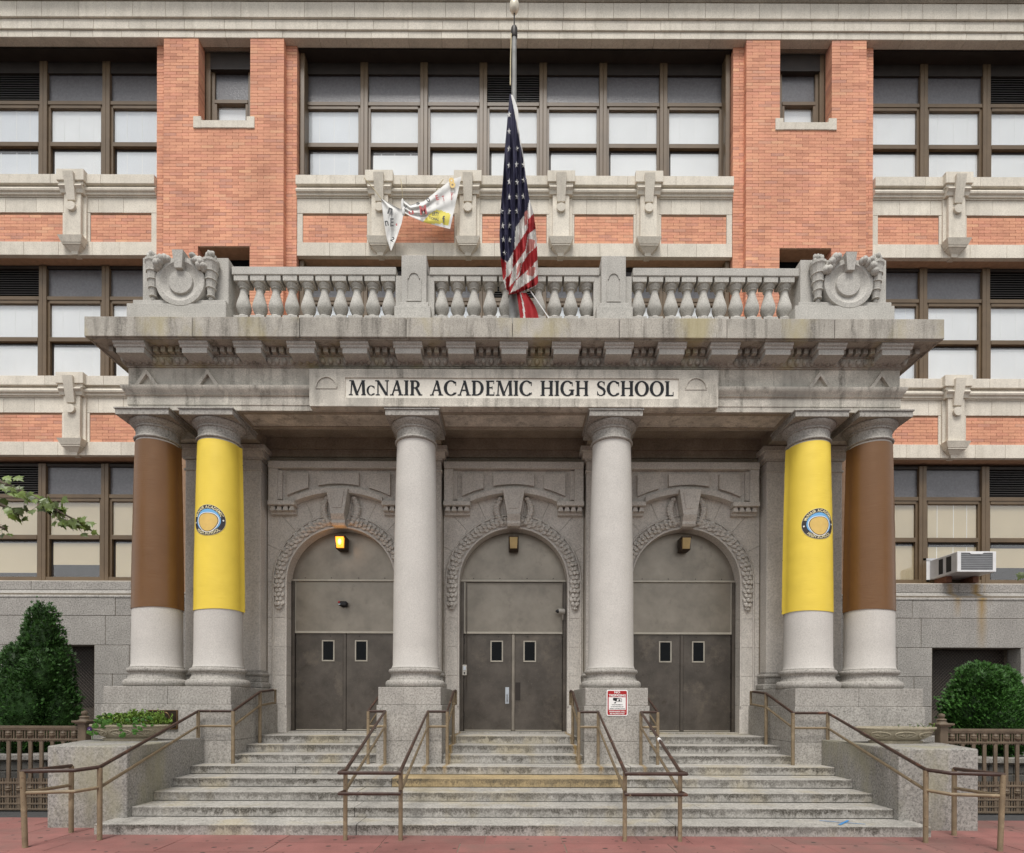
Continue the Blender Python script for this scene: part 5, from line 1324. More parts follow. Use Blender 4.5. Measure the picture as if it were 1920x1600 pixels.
for k in range(34):
    u = rng.uniform(-0.9, 0.9); p = Vector((pcx+0.52*u, pcy-0.27-rng.uniform(-0.08, 0.05), pz+rng.uniform(-0.10, 0.19)))
    if k < 6: p = Vector((pcx+rng.uniform(-0.05,0.3), pcy-0.32, pz+rng.uniform(-0.11,-0.02)))
    R = rng.uniform(0.022, 0.05); ax = Vector((1, 0, rng.uniform(-.3,.3))).normalized(); ay = Vector((rng.uniform(-.2,.2), -0.45, 0.9)).normalized()
    pts = [p + ax*R*math.cos(2*PI*i/9)*(1+0.08*((i*7) % 3)) + ay*R*math.sin(2*PI*i/9) + Vector((0,-0.012*(i%2),0)) for i in range(9)]
    big.add([p+Vector((0,-0.014,0.0))]+pts, [(0,1+i,1+(i+1)%9) for i in range(9)])
for k in range(14):
    p = Vector((pcx+rng.uniform(0.1,0.6), pcy-rng.uniform(-0.1,0.15), pz+0.1)); q = p+Vector((rng.uniform(-.02,.06), rng.uniform(-.05,.05), rng.uniform(0.1,0.19)))
    stems.tube([p, (p+q)/2+Vector((0.01,0,0)), q], 0.003, 4, cap=False)
    for j in range(5):
        t = 0.4+0.6*j/4; c = p.lerp(q, t); lime.ellipsoid(tuple(c+Vector((rng.uniform(-.015,.015),-.005,0))), (0.009,0.006,0.010), 5, 3)
lime.build('small_leaves', 'leaf_lime', pl, fix=False); big.build('broad_leaves', 'leaf_green', pl, fix=False); stems.build('stems', 'leaf_lime', pl, fix=False)
sp_ = thing('dry_sprig', (qcx, qcy, qz), 'few thin sprigs left in the right stone planter', 'plant')
st_ = MB(); lf = MB()
for k in range(9):
    p = Vector((qcx+rng.uniform(-0.1,0.5), qcy-0.1+rng.uniform(-.1,.1), qz-0.01)); q = p+Vector((rng.uniform(-.1,.1), 0, rng.uniform(0.06,0.17)))
    st_.tube([p, (p+q)/2+Vector((0.015,0,0)), q], 0.0035, 4)
    for j in range(2):
        c = p.lerp(q, rng.uniform(.3,1)); lf.add([c, c+Vector((0.02,-.01,.01)), c+Vector((0.045,0,.012)), c+Vector((0.02,.01,-.008))], [(0,1,2,3)])
st_.build('stems', 'leaf_lime', sp_, fix=False); lf.build('leaves', 'leaf_green', sp_, fix=False)
# a violet pansy caught at the left fence post
pn = thing('pansy_flower', (X(170, 8.62), 8.62, 1.12), 'small dark violet pansy beside the left fence post', 'flower')
px_ = X(170, 8.62); pa = MB()
for i in range(5):
    a = 2*PI*i/5+0.3; pa.ellipsoid((px_+0.02*math.cos(a), 8.60, 1.275+0.02*math.sin(a)), (0.021, 0.006, 0.021), 8, 4)
pa.build('petals', 'petal_purple', pn); MB().ellipsoid((px_, 8.592, 1.275), (0.007,0.004,0.007), 6, 4).build('flower_eye', 'white_paint', pn)
MB().tube([(px_+0.02, 8.64, 1.11), (px_+0.03, 8.62, 1.2), (px_, 8.605, 1.27)], 0.004, 5).add([(px_+.02,8.61,1.25),(px_+.06,8.60,1.29),(px_+.10,8.61,1.26),(px_+.06,8.61,1.23)], [(0,1,2,3)]).build('stem', 'leaf_green', pn, fix=False)

# ================================================================== STREET TREE BRANCHES (crowns reach into the view from both sides)
def maple_leaf(mb, p, d, nrm, R):
    d = d.normalized(); sd = d.cross(nrm).normalized()
    spec = [(0,0.05,0),(0.35,0.10,1),(0.30,0.48,0),(0.12,0.52,1),(0.10,0.85,0)]
    out = [(0.06,-0.05),(0.42,0.02),(0.36,0.16),(0.60,0.38),(0.34,0.40),(0.30,0.60),(0.17,0.56),(0.0,1.0)]
    L = [p - d*R*0.05]; 
    right = [p + sd*(a*R) + d*(b_*R) for a, b_ in out]; left = [p - sd*(a*R) + d*(b_*R) for a, b_ in out[:-1]]
    ctr = p + d*R*0.3 + nrm*R*0.06
    ring = right + left[::-1]
    mb.add([ctr]+ring, [(0,1+i,1+(i+1)%len(ring)) for i in range(len(ring))])
def street_tree(label, tx, ty, boughs, seed, extra):
    rng = random.Random(seed)
    t = thing('street_tree', (tx, ty, 0), label, 'tree')
    MB().tube([(tx, ty, -0.02), (tx+0.04, ty, 1.6), (tx-0.03, ty+0.05, 3.2), (tx, ty, 5.2), (tx+0.1, ty+0.1, 7.0)], [0.20, 0.16, 0.14, 0.10, 0.03], 12).build('trunk', 'bark', t, smooth=60)
    lm = MB(); bm_ = MB()
    for path, nl, R in boughs:
        P = [Vector(q) for q in path]
        bm_.tube(path, [0.035*(1-i/len(path))+0.004 for i in range(len(path))], 7)
        for k in range(nl):
            u = rng.random()**0.75*(len(P)-1)*0.999
            if u < 0.6: u = 0.6+rng.random()*(len(P)-1.6)
            i = int(u); c = P[i].lerp(P[i+1], u-i)
            off = Vector((rng.gauss(0, 0.055), rng.gauss(0, 0.09), rng.gauss(-0.02, 0.05)))
            d = (P[i+1]-P[i]).normalized()*0.7 + Vector((rng.uniform(-.5,.5), rng.uniform(-.5,.5), rng.uniform(-0.9,-0.05)))
            n_ = Vector((rng.uniform(-.7,.7), rng.uniform(-1,-0.1), rng.uniform(-0.2,1))).normalized()
            bm_.tube([c, c+off*0.6, c+off], 0.002, 4, cap=False)
            maple_leaf(lm, c+off, d, n_, R*rng.uniform(0.7, 1.15))
    for (c, r, nl) in extra:
        for k in range(nl):
            v = Vector((rng.gauss(0,1), rng.gauss(0,1), rng.gauss(0,1))).normalized()*r*rng.random()**0.33
            maple_leaf(lm, Vector(c)+v, Vector((rng.uniform(-1,1),rng.uniform(-1,1),-0.6)), Vector((rng.uniform(-1,1),rng.uniform(-1,1),0.6)).normalized(), 0.12)
    bm_.build('branches', 'bark', t, fix=False); lm.build('crown', 'leaf_maple', t, fix=False)
YB = 7.0
def at(px, py, y=YB): return (X(px, y), y, Z(py, y))
street_tree('maple branch of a street tree reaching in at the left edge', -9.8, 6.2,
    [([(-9.8,6.2,4.9), (-8.3,6.6,4.85), at(-60,880,6.9), at(0,908), at(50,930), at(90,950), at(120,968), at(146,980)], 120, 0.105),
     ([(-8.3,6.6,4.85), (-7.4,6.8,4.3), at(-40,930), at(0,950), at(20,958), at(32,966)], 30, 0.105),
     ([(-8.3,6.6,4.85), (-7.4,6.8,4.1), at(-30,970), at(-5,990), at(8,994)], 13, 0.10)], 21,
    [((-9.9,6.0,6.2), 1.3, 900), ((-10.6,5.4,5.4), 1.1, 500)])
street_tree('leaf tips of a street tree at the right edge beside the air conditioner', 9.9, 6.2,
    [([(9.9,6.2,4.3), (8.4,6.6,3.9), at(2010,1075), at(1950,1068), at(1932,1066)], 24, 0.10)], 22, [((10.0,6.0,6.0), 1.2, 700), ((10.6,5.6,5.2), 1.0, 400)])

# ================================================================== FLAGPOLE AND FLAG
FPY = 9.60
fx = X(960, FPY)
fp_ = thing('flagpole', (fx, FPY, 8.03), 'grey metal flagpole with gold ball rising from the portico cornice', 'flagpole')
ztop = Z(50, FPY)
MB().lathe([(0.072,8.032),(0.072,8.62),(0.062,8.63),(0.062,8.70),(0.058,8.71),(0.048,10.5),(0.040,ztop-0.05)], fx, FPY, 20).build('pole', 'pole_grey', fp_, smooth=40)
MB().lathe([(0.095,8.60),(0.095,8.63),(0.085,8.66),(0.07,8.665)], fx, FPY, 20).box(fx-0.2, fx+0.2, FPY-0.16, FPY+0.16, 8.031, 8.05, 0.004).build('base_collar', 'pole_grey', fp_, smooth=40)
MB().lathe([(0.048,Z(72,FPY)),(0.055,Z(70,FPY)),(0.055,Z(55,FPY)),(0.045,Z(52,FPY)),(0.02,Z(50,FPY))], fx, FPY, 16).build('truck', 'dark_frame', fp_, smooth=40)
MB().tube([(fx,FPY,Z(52,FPY)),(fx,FPY,Z(25,FPY))], 0.012, 8).build('spindle', 'dark_frame', fp_)
MB().ellipsoid((fx, FPY, Z(12, FPY)), (0.082, 0.082, 0.125), 18, 12).build('ball_finial', 'ball_gold', fp_, smooth=80)
MB().tube([(fx-0.05,FPY-0.05,Z(70,FPY)),(fx-0.06,FPY-0.06,Z(120,FPY)),(X(953,FPY-0.1),FPY-0.1,Z(160,FPY)),(X(953,FPY-0.15),FPY-0.15,Z(178,FPY))], 0.009, 6).build('halyard', 'rope', fp_, fix=False)
MB().tube([(X(988,9.45),9.45,Z(540,9.45)),(X(1027,9.40),9.40,Z(597,9.40))], 0.009, 6).build('halyard', 'white_paint', fp_, fix=False)

FLY = 9.42
LE = [(176,952),(215,948.5),(280,943),(340,939.5),(400,935),(440,933.5),(465,934.5),(490,936.5),(520,940),(540,945),(553,951)]
RE = [(176,954),(192,957),(215,962.5),(260,972),(290,978),(340,984.5),(370,989),(390,994.5),(400,997.5),(425,1001),(450,1003.5),(480,1005),(510,1006),(530,1006.5),(538,1000),(546,984),(553,953)]
def interp(tab, v):
    for (a, b_), (c, d) in zip(tab[:-1], tab[1:]):
        if v <= c: return b_ + (d-b_)*(v-a)/(c-a)
    return tab[-1][1]
def inside(p, poly):
    x, y = p; r = False; j = len(poly)-1
    for i in range(len(poly)):
        xi, yi = poly[i]; xj, yj = poly[j]
        if (yi > y) != (yj > y) and x < (xj-xi)*(y-yi)/(yj-yi)+xi: r = not r
        j = i
    return r
PAINT = [(1, [(940,170),(956,176),(957,190),(966,240),(978,300),(985,345),(990,375),(988,381),(985.5,396),(964,426),(961,470),(949,492),(936,483.5),(925,440),(925,300)]),
         (2, [(930,482),(936.8,483.5),(946.5,492.5),(945.8,519.5),(941,526),(930,520)]),
         (2, [(997.5,401),(1004,426.5),(987,440),(982.5,468.5),(957.8,504.5),(960,471.5),(986.3,429.5),(987,411.5)]),
         (3, [(988,448),(1000,450),(999,466),(988,474),(983,476)]),
         (2, [(1010,456),(1010,483.5),(1000,492),(996,498.5),(972,519.5),(964.5,526.5),(952.7,554),(949,542),(970.5,518),(976.5,494),(988.5,476)]),
         (2, [(958.5,504.5),(954,515),(945,522.5),(946.5,543),(950,545),(953,530)]),
         (3, [(990,500),(1001,501.5),(1000,512),(996,519),(984,515)]), (3, [(970,495),(976,492),(972,508),(966,520),(966,505)]),
         (2, [(1012,510),(1012,531),(996,538.5),(967.5,550),(952.5,556),(948,553),(970.5,542),(996,524)]), (3, [(980,398),(986,394),(986,420),(980,424)])]
def flag_depth(px, py):
    k = min(1.0, (py-176)/120)
    return FLY + k*(0.046*math.sin(px*0.55+py*0.012) + 0.034*math.sin(px*0.95-py*0.03+1.3) + 0.02*math.sin(px*0.28+py*0.055))
def fpt(px, py, off=0.0):
    y = flag_depth(px, py)+off; return (X(px, y), y, Z(py, y))
fg = thing('flag', (fx, FLY, 8.4), 'limp star spangled flag hanging in folds from the flagpole', 'flag')
cl = MB(); NU, NV = 56, 260
for j in range(NV+1):
    py = 176+(553-176)*j/NV; l, r = interp(LE, py), interp(RE, py)
    for i in range(NU+1): cl.v.append(fpt(l+(r-l)*i/NU, py))
for j in range(NV):
    for i in range(NU):
        py = 176+(553-176)*(j+.5)/NV; l, r = interp(LE, py), interp(RE, py); px = l+(r-l)*(i+.5)/NU
        mi = 0
        for m_, poly in PAINT:
            if inside((px, py), poly): mi = m_
        cl.f.append((j*(NU+1)+i, j*(NU+1)+i+1, (j+1)*(NU+1)+i+1, (j+1)*(NU+1)+i)); cl.mi.append(mi)
cl.build('cloth', ['flag_white', 'flag_navy', 'flag_red', 'flag_pink'], fg, smooth=80, fix=False)
tl = MB()
def tail(u, v):
    l = 966+(973-966)*v; r = 984+(1008-984)*v + 4*math.sin(v*PI); px = l+(r-l)*u; py = 549+48*v
    y = FLY-0.02+0.03*math.sin(u*9+v*2); return (X(px, y), y, Z(py, y))
tl.grid(tail, 24, 24)
tl.mi = [0 if (0.30 < (k % 24)/24+0.15*(k//24)/24 < 0.40) else 1 for k in range(len(tl.f))]
tl.build('fly_end', ['flag_white', 'flag_red'], fg, smooth=80, fix=False)
MB().grid(lambda u, v: (lambda px, py: (X(px, FLY+0.05), FLY+0.05, Z(py, FLY+0.05)))(954+u*(3+5*math.sin(min(1, v*1.4)*PI)) + v*15, 178+v*78), 4, 20).build('header_strip', 'cloth_white', fg, fix=False)
stars = [(951,215),(951,247),(951,279.5),(966,279.5),(951,311),(965.5,309),(978,309.5),(951.5,341),(966,342),(978.5,338.5),(951.5,369.5),(966,369),(978,368.5),(937.5,397),(951.5,397),(966,396),(939.5,423.5),(952,423.5),(941,449.5),(952.5,450),(943.5,475)]
for (sx_, sy_) in stars:
    pts = []
    for i in range(10):
        a = PI/2+2*PI*i/10; r = 5.2 if i % 2 == 0 else 2.1
        pts.append(fpt(sx_+r*0.78*math.cos(a), sy_-r*1.3*math.sin(a), -0.009))
    MB().add([fpt(sx_, sy_, -0.011)]+pts, [(0,1+i,1+(i+1)%10) for i in range(10)]).build('star', 'cloth_white', fg, fix=False)

# ================================================================== TEXT HELPER (built-in font turned into mesh)
def text_mesh(body, size=1.0, spacing=1.0, bold=0.0):
    cu = bpy.data.curves.new('t', 'FONT'); cu.body = body; cu.size = size; cu.align_x = 'CENTER'; cu.space_character = spacing; cu.offset = bold; cu.resolution_u = 2
    ob = bpy.data.objects.new('t', cu); me = bpy.data.meshes.new_from_object(ob)
    vs = [(v.co.x, v.co.y) for v in me.vertices]; fs = [tuple(p.vertices) for p in me.polygons]
    bpy.data.objects.remove(ob); bpy.data.curves.remove(cu); bpy.data.meshes.remove(me)
    return vs, fs
def flat_text(name, mat, parent, body, cx, y, zbase, height, width=None, rot=0.0, bold=0.012):
    vs, fs = text_mesh(body, 1.0, 1.0, bold)
    w = max(v[0] for v in vs)-min(v[0] for v in vs); h = max(v[1] for v in vs)
    kz = height/h; kx = (width/w) if width else kz; ox = (max(v[0] for v in vs)+min(v[0] for v in vs))/2
    c, s_ = math.cos(rot), math.sin(rot)
    P = [((vx-ox)*kx, vz*kz) for vx, vz in vs]
    return MB().add([(cx+px*c-pz*s_, y, zbase+px*s_+pz*c) for px, pz in P], fs).build(name, mat, parent, fix=False)

# ================================================================== TORN BANNER ON THE CENTRE BAND
BNY = 12.02
bn = thing('protest_banner', (X(790, BNY), BNY, 11.7), 'crumpled white hand painted cloth banner with a yellow patch tied below the upper windows', 'banner')
def bp(px, py, dy=0.0): return (X(px, BNY+dy), BNY+dy, Z(py, BNY+dy))
tabL = [(373,711.5),(415,716.5),(450,722.5),(471,729.5)]; tabR = [(373,712.5),(380,724),(388,738),(393,749),(400,754),(420,750),(450,740),(471,731)]
def left_piece(u, v):
    py = 373+98*v; l, r = interp(tabL, py), interp(tabR, py); px = l+(r-l)*u
    return bp(px, py, -0.05+0.025*math.sin(u*9+v*3)-0.02*math.sin(v*7))
MB().grid(left_piece, 20, 40).build('left_half', 'cloth_white', bn, smooth=80, fix=False)
TOP = [(0,752),(0.05,753),(0.12,766),(0.35,792),(0.6,818),(0.8,842),(1,862)]; TOPY = [(0,372),(0.05,374),(0.12,385),(0.35,378),(0.6,357),(0.8,338),(1,331)]
BOT = [(0,754),(0.12,767),(0.35,790),(0.6,812),(0.8,828),(1,841)]; BOTY = [(0,399),(0.12,407),(0.35,417),(0.6,423),(0.8,427),(1,430)]
def rp(u, v):
    px = interp(TOP, u)*(1-v)+interp(BOT, u)*v; py = interp(TOPY, u)*(1-v)+interp(BOTY, u)*v
    return px, py
def right_piece(u, v):
    px, py = rp(u, v); fold = (1-0.6*u)*0.022*math.sin(v*17+u*4)+0.02*math.sin(u*6)
    return bp(px, py, -0.06+fold)
gr = MB(); gr.grid(right_piece, 60, 36)
yp = [(786,421),(803,402),(815,394),(826,396),(842,402),(838,424),(826,420)]
gr.mi = [1 if inside(rp((k % 60+.5)/60, (k//60+.5)/36), yp) else 0 for k in range(len(gr.f))]
gr.build('right_half', ['cloth_white', 'banner_yellow'], bn, smooth=80, fix=False)
MB().ellipsoid(bp(753.5,398,-0.07), (0.035,0.03,0.09), 8, 6).ellipsoid(bp(751.5,385,-0.06), (0.03,0.03,0.14), 8, 6).build('knot', 'cloth_white', bn, smooth=80)
for pts in (((711.5,374),(698,356),(680,335)), ((752,372),(750.5,356),(748,337)), ((815,357),(821,346),(828,337))):
    MB().tube([bp(*p, -0.16+0.05*(i == 0)) for i, p in enumerate(pts)], 0.008, 5).build('tie_cord', 'rope', bn, fix=False)
TS = BNY/F
for (ch, px, py, h, w, rot, mt) in (('n',727,402,11,8,-0.3,'black_paint'),('E',732,425,14,6,0.0,'black_paint'),('n',723,424,9,6,0.2,'black_paint'),('2',731,453,8,6,-0.6,'black_paint'),('e',740.5,424,4,3,0.0,'red_paint'),
    ('o',801.5,379,8,6,0.5,'black_paint'),('s',781.5,384.5,5,7,0.4,'black_paint'),('v',758,391,4,6,0.2,'black_paint'),('u',768.5,402.5,6,9,0.2,'red_paint'),('M',791.5,402.5,16,12,0.15,'red_paint'),('E',818,375.5,9,5,0.3,'red_paint'),('T',829.5,377,9,4,0.25,'red_paint'),('Y',843,375,13,5,-0.1,'red_paint'),
    ('ERTY',813.5,405.5,7,12,-0.12,'black_paint'),('TIONAL',810,413,4.5,19,-0.22,'black_paint'),('f',829.5,417,11,5,0.1,'black_paint'),('8',846.5,352,18,10,0.25,'badge_gold')):
    flat_text('painted_letter', mt, bn, ch, X(px, BNY-0.115), BNY-0.115, Z(py, BNY-0.115), h*TS*1.05, w*TS*1.05, rot, bold=0.03)

# ================================================================== COLUMN WRAPS
def shaft_r(z):
    t = max(0, min(1, (z-TOPP-0.40)/(6.265-TOPP-0.40))); return 0.398-0.050*t-0.010*t*t+0.010*math.sin(PI*t)
def wrap(cx, mat, label, side, emblem=None):
    w = thing('column_wrap', (cx, AX, 3.3), label, 'column wrap', 'vinyl wraps on the corner columns')
    z0, z1 = (3.33, 6.235) if mat == 'vinyl_brown' else (3.30, 6.24)
    mb = MB(); n = 64; k = 40
    seam = math.radians(100)*side
    def fn(u, v):
        a = seam - side*u*(2*PI-0.02); z = z0+(z1-z0)*v
        r = shaft_r(z)+0.010 + 0.0035*mnoise.noise(Vector((math.sin(a)*2, math.cos(a)*2, z*9))) 
        if u < 0.03: r += 0.035*(1-u/0.03)
        return (cx+r*math.sin(a), AX-r*math.cos(a), z + 0.012*math.sin(u*2*PI*2)*(v < 0.03))
    mb.grid(fn, n, k); mb.build('sheet', mat, w, smooth=60, fix=False)
    for zz in (z0+0.05, z0+(z1-z0)*0.33, z0+(z1-z0)*0.9):
        r = shaft_r(zz)+0.045
        MB().tube([(cx+(r-0.03)*math.sin(seam), AX-(r-0.03)*math.cos(seam), zz+0.02), (cx+r*math.sin(seam), AX-r*math.cos(seam), zz), (cx+(r-0.035)*math.sin(seam*1.05), AX-(r-0.035)*math.cos(seam*1.05), zz-0.03)], 0.008, 6).build('tie', 'black_paint', w, fix=False)
    if emblem:
        ez = emblem
        def cyl(px, pz, off):
            z = ez+pz; r = shaft_r(z)+0.0145+off; a = px/0.375 + emb_a; return (cx+r*math.sin(a), AX-r*math.cos(a), z)
        emb_a = 0.0
        em = thing_part('emblem', (cx, AX-0.4, ez-0.25), w)
        def disc(name, mat_, rx, rz, off, fn_r=None, cz=0.0):
            n = 40; m_ = MB(); rings = 5
            vs = [cyl(0, cz, off)]
            for j in range(1, rings+1):
                for i in range(n):
                    a = 2*PI*i/n; q = (fn_r(a) if fn_r else 1.0)*j/rings; vs.append(cyl(rx*q*math.cos(a), cz+rz*q*math.sin(a), off))
            fs = [(0,1+i,1+(i+1)%n) for i in range(n)] + [(1+j*n+i, 1+(j+1)*n+i, 1+(j+1)*n+(i+1)%n, 1+j*n+(i+1)%n) for j in range(rings-1) for i in range(n)]
            m_.add(vs, fs).build(name, mat_, em, fix=False)
        disc('badge_edge', 'cream_ink', 0.283, 0.268, 0.0); disc('badge_ring', 'badge_black', 0.278, 0.262, 0.0015); disc('badge_field', 'sky_blue', 0.205, 0.19, 0.003)
        head = lambda a: 1.0+0.07*math.cos(3*(a+PI/2))
        disc('head_outline', 'white_paint', 0.180, 0.175, 0.0045, head, -0.03); disc('head_line', 'badge_black', 0.166, 0.162, 0.0052, head, -0.03); disc('plain_head', 'badge_gold', 0.155, 0.152, 0.006, head, -0.03)
        def ring_text(body, a_mid, flip, rr, h, arc_):
            vs, fs = text_mesh(body, 1.0, 1.05, 0.02); xm = max(v[0] for v in vs); xn = min(v[0] for v in vs); hh = max(v[1] for v in vs)
            out = []
            for vx, vz in vs:
                t = (vx-(xm+xn)/2)/(xm-xn)*arc_; r = rr+(vz/hh-0.5)*h*(1 if not flip else -1)
                a = a_mid - t*(1 if not flip else -1); out.append(cyl(r*1.05*math.cos(a), r*math.sin(a), 0.0045))
            MB().add(out, fs).build('badge_text', 'cream_ink', em, fix=False)
        ring_text('McNAIR ACADEMIC', PI/2, False, 0.226, 0.05, 2.5); ring_text('HIGH SCHOOL', -PI/2, True, 0.226, 0.05, 1.7)
        for a in (0.08, PI+0.08): 
            m_ = MB(); m_.add([cyl(0.243*math.cos(a)+0.014*math.cos(2*PI*i/8), 0.226*math.sin(a)-0.01+0.016*math.sin(2*PI*i/8), 0.0045) for i in range(8)], [tuple(range(8))]).build('badge_dot', 'white_paint', em, fix=False)
EZ = Z(978, 9.70)
wrap(COLX[0], 'vinyl_brown', 'brown vinyl wrap around the outermost left column', 1); wrap(COLX[1], 'vinyl_yellow', 'yellow vinyl wrap with round badge on the second column from the left', 1, EZ+0.01)
wrap(COLX[4], 'vinyl_yellow', 'yellow vinyl wrap with round badge on the second column from the right', -1, EZ-0.02); wrap(COLX[5], 'vinyl_brown', 'brown vinyl wrap around the outermost right column', -1)

# ================================================================== SIGN, PLAQUE, LAMPS, CAMERAS, INTERCOM, AIR CONDITIONER
SY = PED-0.028
sg = thing('warning_sign', (X(1157, SY), SY, Z(1341, SY)), 'red and white no trespassing sign on the pedestal right of the middle door', 'sign')
sx0, sx1, sz0, sz1 = X(1137.3, SY), X(1177, SY), Z(1342, SY), Z(1293, SY)
def rrect(a, b_, c, d, r, n=5):
    out = []
    for (cx_, cz_, st) in ((b_-r, c+r, -PI/2), (b_-r, d-r, 0), (a+r, d-r, PI/2), (a+r, c+r, PI)):
        out += [(cx_+r*math.cos(st+PI/2*i/n), cz_+r*math.sin(st+PI/2*i/n)) for i in range(n+1)]
    return out
MB().prism_y(rrect(sx0, sx1, sz0, sz1, 0.03), SY-0.002, SY+0.004).build('plate', 'white_paint', sg)
wS, hS = sx1-sx0, sz1-sz0
MB().prism_y(rrect(sx0+0.045*wS, sx1-0.045*wS, sz0+0.04*hS, sz1-0.04*hS, 0.022), SY-0.004, SY).build('red_field', 'red_paint', sg)
box('white_field', 'white_paint', sg, sx0+0.10*wS, sx1-0.10*wS, SY-0.006, SY-0.001, sz0+0.235*hS, sz0+0.715*hS)
mc = (sx0+sx1)/2; ty = SY-0.0075
for (tx, f0, hh, ww, mt) in (('NO',0.865,0.085,0.27,'white_paint'),('TRESPASSING',0.745,0.085,0.80,'white_paint'),('THIS PROPERTY',0.41,0.035,0.52,'black_paint'),('IS PROTECTED BY',0.335,0.035,0.60,'black_paint'),('VIDEO SURVEILLANCE',0.26,0.035,0.72,'black_paint'),('TRESPASSERS WILL',0.145,0.05,0.78,'white_paint'),('BE PROSECUTED',0.065,0.05,0.68,'white_paint')):
    flat_text('lettering', mt, sg, tx, mc, ty, sz0+f0*hS, hh*hS, ww*wS, bold=0.03)
cm = MB()
def sp2(fx_, fz_): return (sx0+fx_*wS, sz0+fz_*hS)
cm.prism_y([sp2(.30,.60),sp2(.30,.68),sp2(.34,.695),sp2(.52,.685),sp2(.72,.66),sp2(.72,.645),sp2(.50,.655),sp2(.48,.55)], ty, SY-0.003); cm.prism_y([sp2(.70,.55),sp2(.72,.55),sp2(.72,.66),sp2(.70,.66)], ty-0.0003, SY-0.003)
cm.prism_y([sp2(.50,.545),sp2(.72,.545),sp2(.72,.555),sp2(.50,.56)], ty-0.0006, SY-0.003); cm.prism_y([sp2(.345,.49),sp2(.42,.48),sp2(.45,.52),sp2(.44,.545),sp2(.41,.53),sp2(.345,.505)], ty-0.0009, SY-0.003)
n = 12; cm.prism_y([sp2(.60+.05*math.cos(2*PI*i/n), .60+.035*math.sin(2*PI*i/n)) for i in range(n)], ty-0.0012, SY-0.003)
cm.build('camera_symbol', 'black_paint', sg)

pq = thing('bronze_plaque', (X(306, PED-0.05), PED-0.03, Z(1368, PED)), 'dark bronze plaque on the stylobate behind the left planter', 'plaque')
a, b_, c, d = X(280, PED-0.03), X(332, PED-0.03), Z(1368, PED-0.03), Z(1335, PED-0.03)
box('plate', 'bronze_plaque', pq, a, b_, PED-0.044, PED-0.023, c, d, 0.004)
MB().box(a-0.012, b_+0.012, PED-0.050, PED-0.023, c-0.014, c).box(a-0.012, b_+0.012, PED-0.050, PED-0.023, d, d+0.012).box(a-0.014, a, PED-0.049, PED-0.023, c, d).box(b_, b_+0.014, PED-0.049, PED-0.023, c, d).build('border', 'plaque_edge', pq)
n = 20; MB().tube([((a+b_)/2+0.03+0.085*math.cos(2*PI*i/n), PED-0.047, d-0.11+0.085*math.sin(2*PI*i/n)) for i in range(n+1)], 0.008, 6, cap=False).build('medallion', 'plaque_edge', pq)

def wall_lamp(dx, label, lit):
    Y = 11.42; cz = Z(1019, Y)
    L_ = thing('wall_lamp', (dx, Y, cz-0.14), label, 'wall lamp', 'wall lamps above the doors')
    h = MB().box(dx-0.10, dx+0.10, Y-0.02, Y+0.20, cz-0.13, cz+0.14, 0.012).prism_x([(Y-0.02,cz+0.139),(Y-0.10,cz+0.125),(Y-0.10,cz+0.10),(Y-0.02,cz+0.085)], dx-0.10, dx+0.10)
    h.build('housing', 'lamp_bronze', L_)
    lens = MB().add([(dx-0.08,Y-0.095,cz+0.10),(dx+0.08,Y-0.095,cz+0.10),(dx+0.07,Y-0.055,cz-0.11),(dx-0.07,Y-0.055,cz-0.11),(dx-0.08,Y-0.02,cz+0.10),(dx+0.08,Y-0.02,cz+0.10),(dx+0.07,Y-0.02,cz-0.11),(dx-0.07,Y-0.02,cz-0.11)],
                    [(0,1,2,3),(4,7,6,5),(0,4,5,1),(3,2,6,7),(0,3,7,4),(1,5,6,2)])
    lens.build('lens', 'lamp_glow' if lit else 'lamp_lens', L_)
    if lit:
        MB().ellipsoid((dx, Y-0.082, cz-0.0), (0.04, 0.02, 0.065), 10, 6).build('bulb', 'lamp_core', L_, smooth=80)
        ld = bpy.data.lights.new('lamp_light', 'POINT'); ld.energy = 0.9; ld.color = (1.0, 0.42, 0.08); ld.shadow_soft_size = 0.05
        lo_ = bpy.data.objects.new('lamp_light', ld); link(lo_, (dx, Y-0.16, cz), L_)
wall_lamp(DX[0]-0.02, 'glowing orange wall lamp over the left door', True)
wall_lamp(DX[1], 'unlit bronze wall lamp over the middle door', False)
wall_lamp(DX[2], 'unlit bronze wall lamp over the right door', False)

sc1 = thing('security_camera', (DX[0], DOOR, Z(1141, DOOR)), 'small black camera on the panel above the left double door', 'camera')
cz = Z(1135, DOOR); cx_ = X(645, DOOR)
MB().box(cx_-0.085, cx_+0.085, DOOR-0.14, DOOR-0.02, cz-0.045, cz+0.05, 0.02).box(cx_-0.05, cx_+0.06, DOOR-0.03, DOOR+0.0, cz-0.06, cz+0.06, 0.01).build('camera_body', 'black_paint', sc1)
box('red_light', 'red_paint', sc1, cx_-0.088, cx_-0.05, DOOR-0.145, DOOR-0.13, cz+0.01, cz+0.045); box('lens_strip', 'steel', sc1, cx_-0.08, cx_-0.04, DOOR-0.143, DOOR-0.138, cz-0.02, cz-0.008)
sc2 = thing('security_camera', (X(1050, 11.55), 11.55, Z(1162, 11.55)), 'pale bullet camera on the jamb right of the middle door', 'camera')
cz = Z(1147, 11.5); cx_ = X(1052, 11.5)
MB().tube([(cx_+0.05, 11.47, cz), (cx_-0.05, 11.43, cz), (cx_-0.075, 11.42, cz-0.002)], [0.055, 0.055, 0.045], 14).build('camera_body', 'camera_grey', sc2, smooth=40)
MB().tube([(cx_-0.075, 11.419, cz-0.002), (cx_-0.115, 11.403, cz-0.006)], [0.043, 0.02], 12).build('lens_hood', 'black_paint', sc2, smooth=40)
